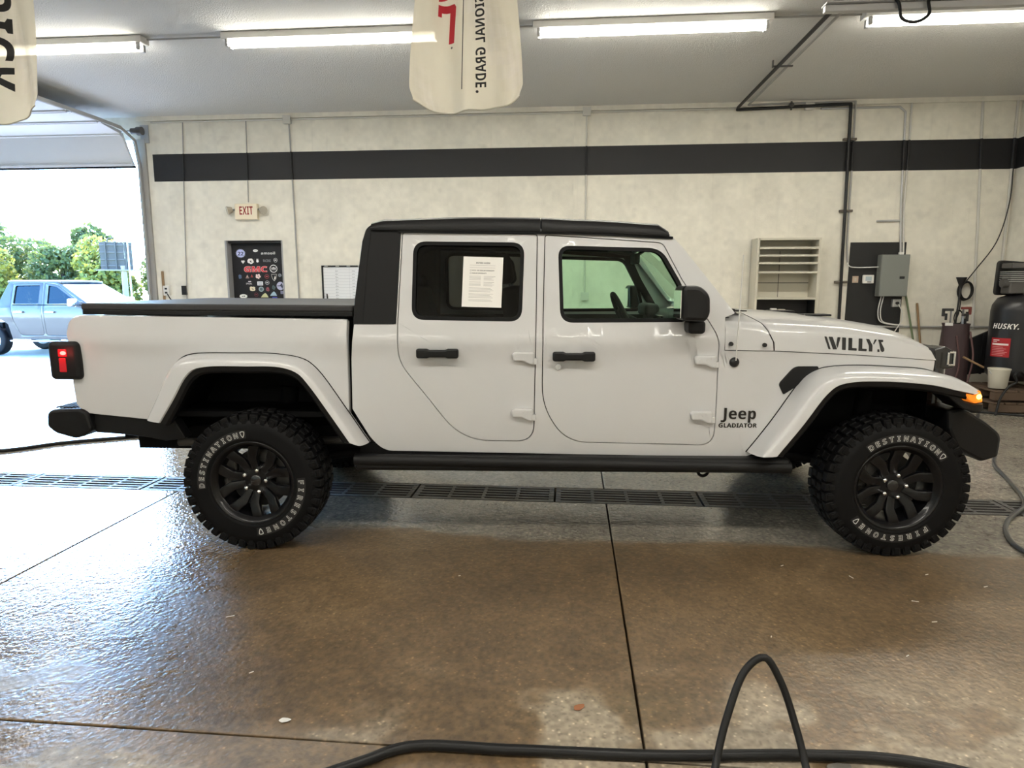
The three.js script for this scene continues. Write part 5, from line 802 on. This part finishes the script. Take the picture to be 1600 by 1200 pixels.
const rimGeo = lathe([[0.205, -0.1], [0.196, -0.06], [0.192, 0.03], [0.198, 0.085], [0.206, 0.094], [0.216, 0.10], [0.232, 0.113], [0.236, 0.1165], [0.229, 0.1195], [0.218, 0.112], [0.21, 0.1], [0.2, 0.088]], 72);
const spokeGeo = (() => {
  const l = [];
  for (let k = 0; k < 5; k++) {
    const a = k * 2 * Math.PI / 5 + Math.PI / 5;
    for (const s of [-1, 1]) {
      const sh = poly([[0.06, s * 0.001], [0.06, s * 0.042], [0.115, s * 0.052], [0.188, s * 0.108], [0.212, s * 0.052], [0.14, s * 0.008]], 0.006);
      const g = bend(ext(sh, 0.034, 0.006), (v) => { const r = Math.hypot(v.x, v.y); v.z += 0.025 + ss(0.05, 0.2, r) * 0.032; }, 0.04, 0.5); l.push(g.rotateZ(a));
    }
    l.push(bend(ext(poly([[0.05, -0.03], [0.05, 0.03], [0.14, 0.012], [0.14, -0.012]], 0.006), 0.022, 0.004), (v) => { v.z += 0.022 + ss(0.05, 0.2, v.x) * 0.03; }, 0.05, 0.5).rotateZ(a));
  }
  l.push(lathe([[0, 0.058], [0.05, 0.058], [0.078, 0.054], [0.088, 0.045], [0.09, 0.0], [0, 0.0]], 48));
  return merge(l);
})();
function makeWheel(turn, steer) {
  const w = new THREE.Group(); w.name = 'wheel';
  mk('tyre', tyreGeo, rubber, w);
  const rim = MP({ color: lin(0.004, 0.004, 0.005), roughness: 0.3, specularIntensity: 0.5, clearcoat: 0.25, clearcoatRoughness: 0.1 });
  mk('rim', rimGeo, rim, w); mk('spokes', spokeGeo, rim, w);
  mk('brake_disc', lathe([[0.06, 0.0], [0.165, 0.0], [0.165, -0.02], [0.06, -0.02]], 48), M({ color: lin(0.1, 0.1, 0.1), metalness: 0.8, roughness: 0.45 }), w);
  mk('brake_caliper', rbox(0.06, 0.13, 0.06, 0.012, -0.15, 0.05, 0), iron, w);
  mk('centre_cap', lathe([[0, 0.071], [0.026, 0.07], [0.032, 0.064], [0.033, 0.055]], 32), blackGloss, w);
  for (let k = 0; k < 5; k++) mk('lug_nut', lathe([[0, 0.090], [0.008, 0.0885], [0.0135, 0.081], [0.0145, 0.055]], 14).translate(Math.cos(k * 1.2566 + 0.05) * 0.0635, Math.sin(k * 1.2566 + 0.05) * 0.0635, 0), chrome, w);
  return w;
}
const dest = ringText('DESTINATION', 0.254, 0.300, 0, -R(94), 0.1232), fire = ringText('FIRESTONE', 0.254, 0.300, 0, -R(94), 0.1232);
for (const [x, s, a] of [[-1.7466, 1, 187], [1.7466, 1, 130], [-1.7466, -1, 40], [1.7466, -1, 90]]) {
  const w = makeWheel(); w.position.set(x, 0.3875, s * 0.8175); if (s < 0) w.rotation.y = Math.PI; T.add(w);
  mk('sidewall_lettering', dest[0].clone().rotateZ(R(a)), dest[1], w).userData.label = 'white outlined DESTINATION lettering';
  mk('sidewall_lettering', fire[0].clone().rotateZ(R(a - 180)), fire[1], w).userData.label = 'white outlined FIRESTONE lettering';
}
// sheet of paper in the rear side window
{
  const tex = canvas(512, 640, (x, w, h) => {
    x.fillStyle = '#f4f2ee'; x.fillRect(0, 0, w, h); x.fillStyle = '#2a2a2c'; x.textAlign = 'center'; x.font = 'bold 26px sans-serif'; x.fillText('BUYERS GUIDE', w / 2, 86);
    x.textAlign = 'left'; x.font = 'bold 20px sans-serif'; x.fillText('AS IS - NO DEALER WARRANTY', 118, 180); x.fillText('DEALER WARRANTY', 118, 216); x.strokeStyle = '#2a2a2c'; x.lineWidth = 2; x.strokeRect(92, 166, 16, 16); x.strokeRect(92, 202, 16, 16);
    x.fillStyle = '#8f8b8c'; for (let k = 0; k < 22; k++) { const y = 246 + k * 15; if (k % 5 === 4) continue; x.fillRect(84, y, k < 9 ? 150 : 330 - (k * 41) % 60, 3); if (k < 9) x.fillRect(270, y, 150 - (k * 23) % 50, 3); } x.fillStyle = '#77757a'; x.fillRect(84, 106, 330, 2); x.fillRect(84, 136, 330, 2);
  });
  const pts = [[-0.591, 1.619], [-0.372, 1.612], [-0.382, 1.34], [-0.6, 1.346]], pos = [], uv = [], idx = [], n = 8;
  for (let j = 0; j <= n; j++) for (let i = 0; i <= 1; i++) { const v = j / n, x = (pts[0][0] + (pts[1][0] - pts[0][0]) * i) * (1 - v) + (pts[3][0] + (pts[2][0] - pts[3][0]) * i) * v, y = (pts[0][1] + (pts[1][1] - pts[0][1]) * i) * (1 - v) + (pts[3][1] + (pts[2][1] - pts[3][1]) * i) * v; pos.push(x, y, sideZ(x, y) - 0.0165); uv.push(i, 1 - v); }
  for (let j = 0; j < n; j++) { const a = j * 2; idx.push(a, a + 2, a + 1, a + 1, a + 2, a + 3); }
  const g = new THREE.BufferGeometry(); g.setAttribute('position', new THREE.Float32BufferAttribute(pos, 3)); g.setAttribute('uv', new THREE.Float32BufferAttribute(uv, 2)); g.setIndex(idx); g.computeVertexNormals();
  const m = solo('paper_sheet', g, M({ map: tex, roughness: 0.7, side: THREE.DoubleSide }), 'white printed sheet taped to the tinted rear door window', 'paper'); m.position.copy(T.position); m.rotation.copy(T.rotation);
}
// ---------------------------------------------------------------- outdoors
const GY = -0.34;
{
  const asphalt = M({ color: lin(0.36, 0.35, 0.33), roughness: 0.9, bumpMap: rep(grain, 1 / 1.2), bumpScale: 0.004 });
  const rows = [[WZ - 0.2, -0.002], [-11, -0.1], [-14, GY], [-19, GY], [-24, GY]].map(([z, y]) => [-60, -30, -12, -4, 6].map((x) => V(x, y, z)));
  struct('ground', uvm(grid(rows), 0, 2), asphalt, 'sunlit pale concrete yard outside the garage opening');
  const grass = M({ color: lin(0.17, 0.24, 0.06), roughness: 0.95, bumpMap: rep(grain, 1 / 0.8), bumpScale: 0.05 });
  struct('lawn', uvm(span(-140, 30, GY - 0.2, GY + 0.03, -80, -24), 0, 2), grass, 'green grass beyond the yard');
}
// trees: trunk and a crown of loose leaf clusters
function tree(x, z, h, rx, ry, col, col2, label, sd) {
  seed = sd; const t = thing('tree', label, 'tree', [x, GY, z], 0, 'trees beyond the yard'), bark = M({ color: lin(0.10, 0.075, 0.05), roughness: 0.9 });
  mk('trunk', merge([cyl(V(0, 0, 0), V(0.1, h * 0.6, 0), 0.22, 10, 0.12), cyl(V(0.08, h * 0.4, 0), V(rx * 0.5, h * 0.75, 0.4), 0.1, 8, 0.05), cyl(V(0.05, h * 0.35, 0), V(-rx * 0.5, h * 0.7, -0.3), 0.1, 8, 0.05)]), bark, t);
  const pos = [], colr = [], c = new THREE.Color(), blobs = [];
  for (let k = 0; k < 26; k++) { const a = rr(0, 6.283), u = rr(-0.9, 0.95), q = Math.sqrt(1 - u * u) * rr(0.5, 0.95); blobs.push([Math.cos(a) * q * rx, h - ry + u * ry, Math.sin(a) * q * rx * 0.8, rr(0.28, 0.48) * rx, rr(0.75, 1.25)]); }
  for (const [bx, by, bz, br, sh] of blobs) for (let k = 0; k < 330; k++) {
    const d = V(rr(-1, 1), rr(-1, 1), rr(-1, 1)).normalize().multiplyScalar(br * Math.cbrt(rr(0.25, 1))), p = V(bx, by, bz).add(d), s = rr(0.10, 0.24);
    const a = V(rr(-1, 1), rr(-1, 1), rr(-1, 1)).normalize().multiplyScalar(s), b = V(rr(-1, 1), rr(-1, 1), rr(-1, 1)).cross(a).normalize().multiplyScalar(s * 0.7);
    const q = [p.clone().sub(a), p.clone().add(b), p.clone().add(a), p.clone().sub(b)]; for (const i of [0, 1, 2, 0, 2, 3]) pos.push(q[i].x, q[i].y, q[i].z);
    c.copy(col).lerp(col2, cl(rr(-0.2, 0.9) * sh)); for (let i = 0; i < 6; i++) colr.push(c.r, c.g, c.b);
  }
  const g = new THREE.BufferGeometry(); g.setAttribute('position', new THREE.Float32BufferAttribute(pos, 3)); g.setAttribute('color', new THREE.Float32BufferAttribute(colr, 3)); g.computeVertexNormals();
  mk('crown', g, MP({ vertexColors: true, roughness: 0.9, transmission: 0.35, thickness: 0, side: THREE.DoubleSide }), t);
}
{
  const dk = lin(0.11, 0.14, 0.04), md = lin(0.22, 0.25, 0.055), yl = lin(0.50, 0.42, 0.06), bl = lin(0.15, 0.18, 0.055);
  tree(-46.5, -50, 6.2, 4.2, 2.9, dk, md, 'tall dark green tree behind the silver pickup cab', 11);
  tree(-43.5, -44, 4.1, 3.2, 2.0, md, yl, 'low yellow green tree behind the silver pickup cab', 22);
  tree(-39.5, -48, 4.4, 2.4, 2.1, bl, md, 'bluish green tree between the yellow trees', 33);
  tree(-38.2, -50, 5.9, 2.2, 2.6, dk, md, 'loose topped dark tree beside the billboard', 44);
  tree(-34.4, -46, 4.7, 2.2, 2.2, md, yl, 'yellow green tree next to the billboard post', 55);
  tree(-32.6, -52, 5.2, 2.6, 2.5, bl, md, 'bluish green tree behind the billboard', 66);
  tree(-29.6, -48, 5.0, 2.2, 2.4, bl, md, 'bluish green tree by the tall lamp pole and garage opening', 77);
  tree(-50.5, -47, 5.6, 3.6, 2.6, md, yl, 'broad pale green tree past the rear of the silver pickup', 88);
}
// billboard seen from its reverse
{
  const t = thing('billboard', 'dark reverse of a billboard on a single post among the trees', 'billboard', [-29.0, GY, -40], 0.25), dm = M({ color: lin(0.085, 0.07, 0.06), roughness: 0.7 });
  mk('post', cyl(V(0.35, 0, 0), V(0.35, 3.0, 0), 0.17, 14), M({ color: lin(0.35, 0.28, 0.24), roughness: 0.7 }), t);
  mk('platform', rbox(2.5, 0.08, 0.5, 0.02, 0.1, 2.72, 0.1), M({ color: lin(0.3, 0.25, 0.22), roughness: 0.8 }), t);
  for (let k = 0; k < 4; k++) mk('panel', rbox(0.47, 1.72, 0.04, 0.01, -0.74 + k * 0.48, 3.62, 0), dm, t);
  for (const y of [3.0, 3.4, 3.85, 4.3]) mk('stringer', box(1.95, 0.05, 0.06, -0.02, y, 0.06), M({ color: lin(0.13, 0.11, 0.10), roughness: 0.7 }), t);
  for (const x of [-0.6, 0, 0.6]) mk('upright', box(0.07, 1.8, 0.08, x, 3.62, 0.12), dm, t);
  mk('edge_face', box(0.03, 1.75, 0.6, 0.96, 3.6, -0.3), whitePlastic, t);
  for (const x of [-0.5, 0.35, 0.65]) mk('lamp_arm', pipe([V(x, 4.45, 0), V(x, 4.72, -0.1), V(x + 0.15, 4.76, -0.5)], 0.03, 6), dm, t);
  const p = thing('lamp_pole', 'tall thin grey pole standing beside the billboard', 'pole', [-26.8, GY, -38]); mk('shaft', cyl(V(0, 0, 0), V(0, 4.4, 0), 0.055, 10, 0.04), zinc, p); mk('arm', cyl(V(0, 4.35, 0), V(-0.6, 4.42, 0), 0.03, 8), zinc, p); mk('lamp', rbox(0.35, 0.08, 0.14, 0.02, -0.7, 4.42, 0), zinc, p);
}
// silver pickup in the yard: x forward
{
  const t = thing('parked_pickup', 'silver crew-cab pickup parked in the sunny yard outside', 'pickup truck', [-13.0, GY, -16.45]);
  const sil = MP({ color: lin(0.05, 0.042, 0.034), metalness: 0, roughness: 0.35, clearcoat: 0.5, clearcoatRoughness: 0.08 }), zS = (x, y) => 0.94 - (y > 1.22 ? (y - 1.22) * 0.28 : 0) - (y < 0.75 ? (0.75 - y) * 0.10 : 0) - (x > 1.5 ? (x - 1.5) ** 2 * 0.12 : 0) + 0.02 * Math.exp(-(((y - 1.0) / 0.12) ** 2));
  const pan = (s, th, off = 0) => bend(ext(s, th, 0.004), (v) => { v.z = zS(v.x, v.y) + off - th + v.z; }, 0.18, 0.5);
  const two = (n, g, m, p = t) => { mk(n, g, m, p); return mk(n, mirrorZ(g), m, p); };
  const body = poly([[-3.4, 1.28, 0.05], [-3.42, 0.62], [-2.42, 0.55], [-2.38, 0.8], [-2.15, 1.0, 0.15], [-1.6, 1.0, 0.15], [-1.36, 0.8], [-1.3, 0.42], [1.2, 0.42], [1.28, 0.8], [1.5, 1.02, 0.15], [2.02, 1.02, 0.15], [2.28, 0.8], [2.32, 0.5], [2.62, 0.55, 0.08], [2.6, 1.12, 0.12], [2.4, 1.2, 0.1], [1.2, 1.24], [0.9, 1.28], [0.86, 1.32], [-0.02, 1.88, 0.2], [-1.35, 1.90, 0.1], [-1.62, 1.28]], 0.01);
  const dr = [[-1.24, 1.84, 0.05], [-0.42, 1.85, 0.03], [-0.40, 0.52, 0.08], [-1.05, 0.52, 0.1], [-1.2, 0.9, 0.1], [-1.26, 1.25]], df = [[-0.36, 1.85, 0.03], [-0.02, 1.80, 0.1], [0.72, 1.30, 0.03], [0.74, 0.6, 0.1], [0.70, 0.52, 0.08], [-0.34, 0.52, 0.06]];
  const wr = [[-1.18, 1.78, 0.05], [-0.50, 1.79, 0.04], [-0.50, 1.32, 0.04], [-1.20, 1.32, 0.05]], wf = [[-0.28, 1.79, 0.04], [-0.04, 1.75, 0.06], [0.58, 1.34, 0.03], [-0.27, 1.32, 0.03]];
  body.holes.push(path(dr, 0.02), path(df, 0.02)); two('body_side', pan(body, 0.06), sil);
  for (const s of [1, -1]) for (const [pts, win, n] of [[dr, wr, 'rear_door'], [df, wf, 'front_door']]) {
    const mir = (g) => (s > 0 ? g : mirrorZ(g)), sp = poly(inset(pts, 0.006), 0.02); sp.holes.push(path(win, 0.03)); const d = mk(n, mir(pan(sp, 0.06)), sil, t);
    mk('glass', mir(bend(new THREE.ShapeGeometry(poly(inset(win, -0.004), 0.03)), (v) => { v.z = zS(v.x, v.y) - 0.03; }, 0.3)), glassDark, d);
    const hx = n === 'rear_door' ? -1.02 : -0.16; mk('handle', mir(rbox(0.24, 0.045, 0.05, 0.015, hx, 1.12, 0.98)), chrome, d);
    if (n === 'front_door') { mk('mirror', mir(merge([rbox(0.12, 0.2, 0.24, 0.04, 0.58, 1.36, 1.1), rbox(0.06, 0.06, 0.16, 0.02, 0.6, 1.28, 0.98)])), chrome, d); }
  }
  mk('roof', bend(rbox(1.5, 0.06, 1.5, 0.03, -0.68, 1.895, 0, 2), (v) => { v.y -= v.z * v.z * 0.03 + Math.max(0, v.x + 0.3) ** 2 * 0.12; }, 0.2), sil, t);
  mk('hood', bend(box(1.75, 0.08, 1.80, 1.70, 1.25, 0), (v) => { v.y += -(Math.max(0, v.x - 1.6) ** 2) * 0.10 + 0.07 * (1 - (v.z / 0.9) ** 2); }, 0.2), sil, t);
  const quad = (a) => { const g = new THREE.BufferGeometry().setFromPoints([a[0], a[1], a[2], a[0], a[2], a[3]]); g.setAttribute('uv', new THREE.Float32BufferAttribute(new Array(12).fill(0), 2)); g.computeVertexNormals(); return g; };
  mk('windshield', quad([V(0.87, 1.31, 0.88), V(0.87, 1.31, -0.88), V(0.02, 1.86, -0.72), V(0.02, 1.86, 0.72)]), MP({ color: lin(0.10, 0.16, 0.24), transmission: 0.8, thickness: 0, roughness: 0.02 }), t);
  mk('rear_window', quad([V(-1.58, 1.3, 0.86), V(-1.58, 1.3, -0.86), V(-1.38, 1.86, -0.72), V(-1.38, 1.86, 0.72)]), glassDark, t);
  mk('cabin', merge([span(-1.55, 1.1, 0.45, 1.0, -0.82, 0.82), rbox(0.3, 0.7, 1.4, 0.1, -0.55, 1.1, 0), rbox(0.3, 0.25, 1.5, 0.08, 0.85, 1.16, 0), span(-3.35, -1.6, 0.7, 0.85, -0.85, 0.85), span(1.1, 2.5, 0.6, 1.1, -0.6, 0.6)]), under, t);
  mk('grille', rbox(0.1, 0.55, 1.7, 0.04, 2.6, 0.85, 0), blackGloss, t);
  for (const s of [-1, 1]) mk('headlamp', rbox(0.2, 0.2, 0.3, 0.05, 2.5, 1.03, s * 0.78), M({ color: lin(0.6, 0.35, 0.28), roughness: 0.15 }), t);
  mk('front_bumper', rbox(0.2, 0.25, 1.8, 0.06, 2.62, 0.52, 0), chrome, t); mk('side_step', merge([rbox(2.5, 0.05, 0.12, 0.02, -0.1, 0.38, 0.9), rbox(2.5, 0.05, 0.12, 0.02, -0.1, 0.38, -0.9)]), chrome, t);
  for (const s of [1, -1]) two('belt_trim', span(-1.2, 0.7, 1.285, 1.302, zS(0, 1.29) - 0.002, zS(0, 1.29) + 0.004), chrome);
  for (const x of [-1.87, 1.77]) for (const s of [-1, 1]) { const w = new THREE.Group(); w.name = 'wheel'; w.position.set(x, 0.4, s * 0.82); t.add(w); mk('tyre', lathe([[0.25, -0.12], [0.36, -0.13], [0.4, -0.1], [0.4, 0.1], [0.36, 0.13], [0.25, 0.12]], 40), rubber, w); mk('rim', lathe([[0, 0.06], [0.2, 0.05], [0.25, 0.12], [0.25, -0.1], [0, -0.02]], 40), zinc, w); }
}
scene.traverse((o) => { if (o.isMesh) { o.castShadow = true; o.receiveShadow = true; } });
renderer.render(scene, camera);
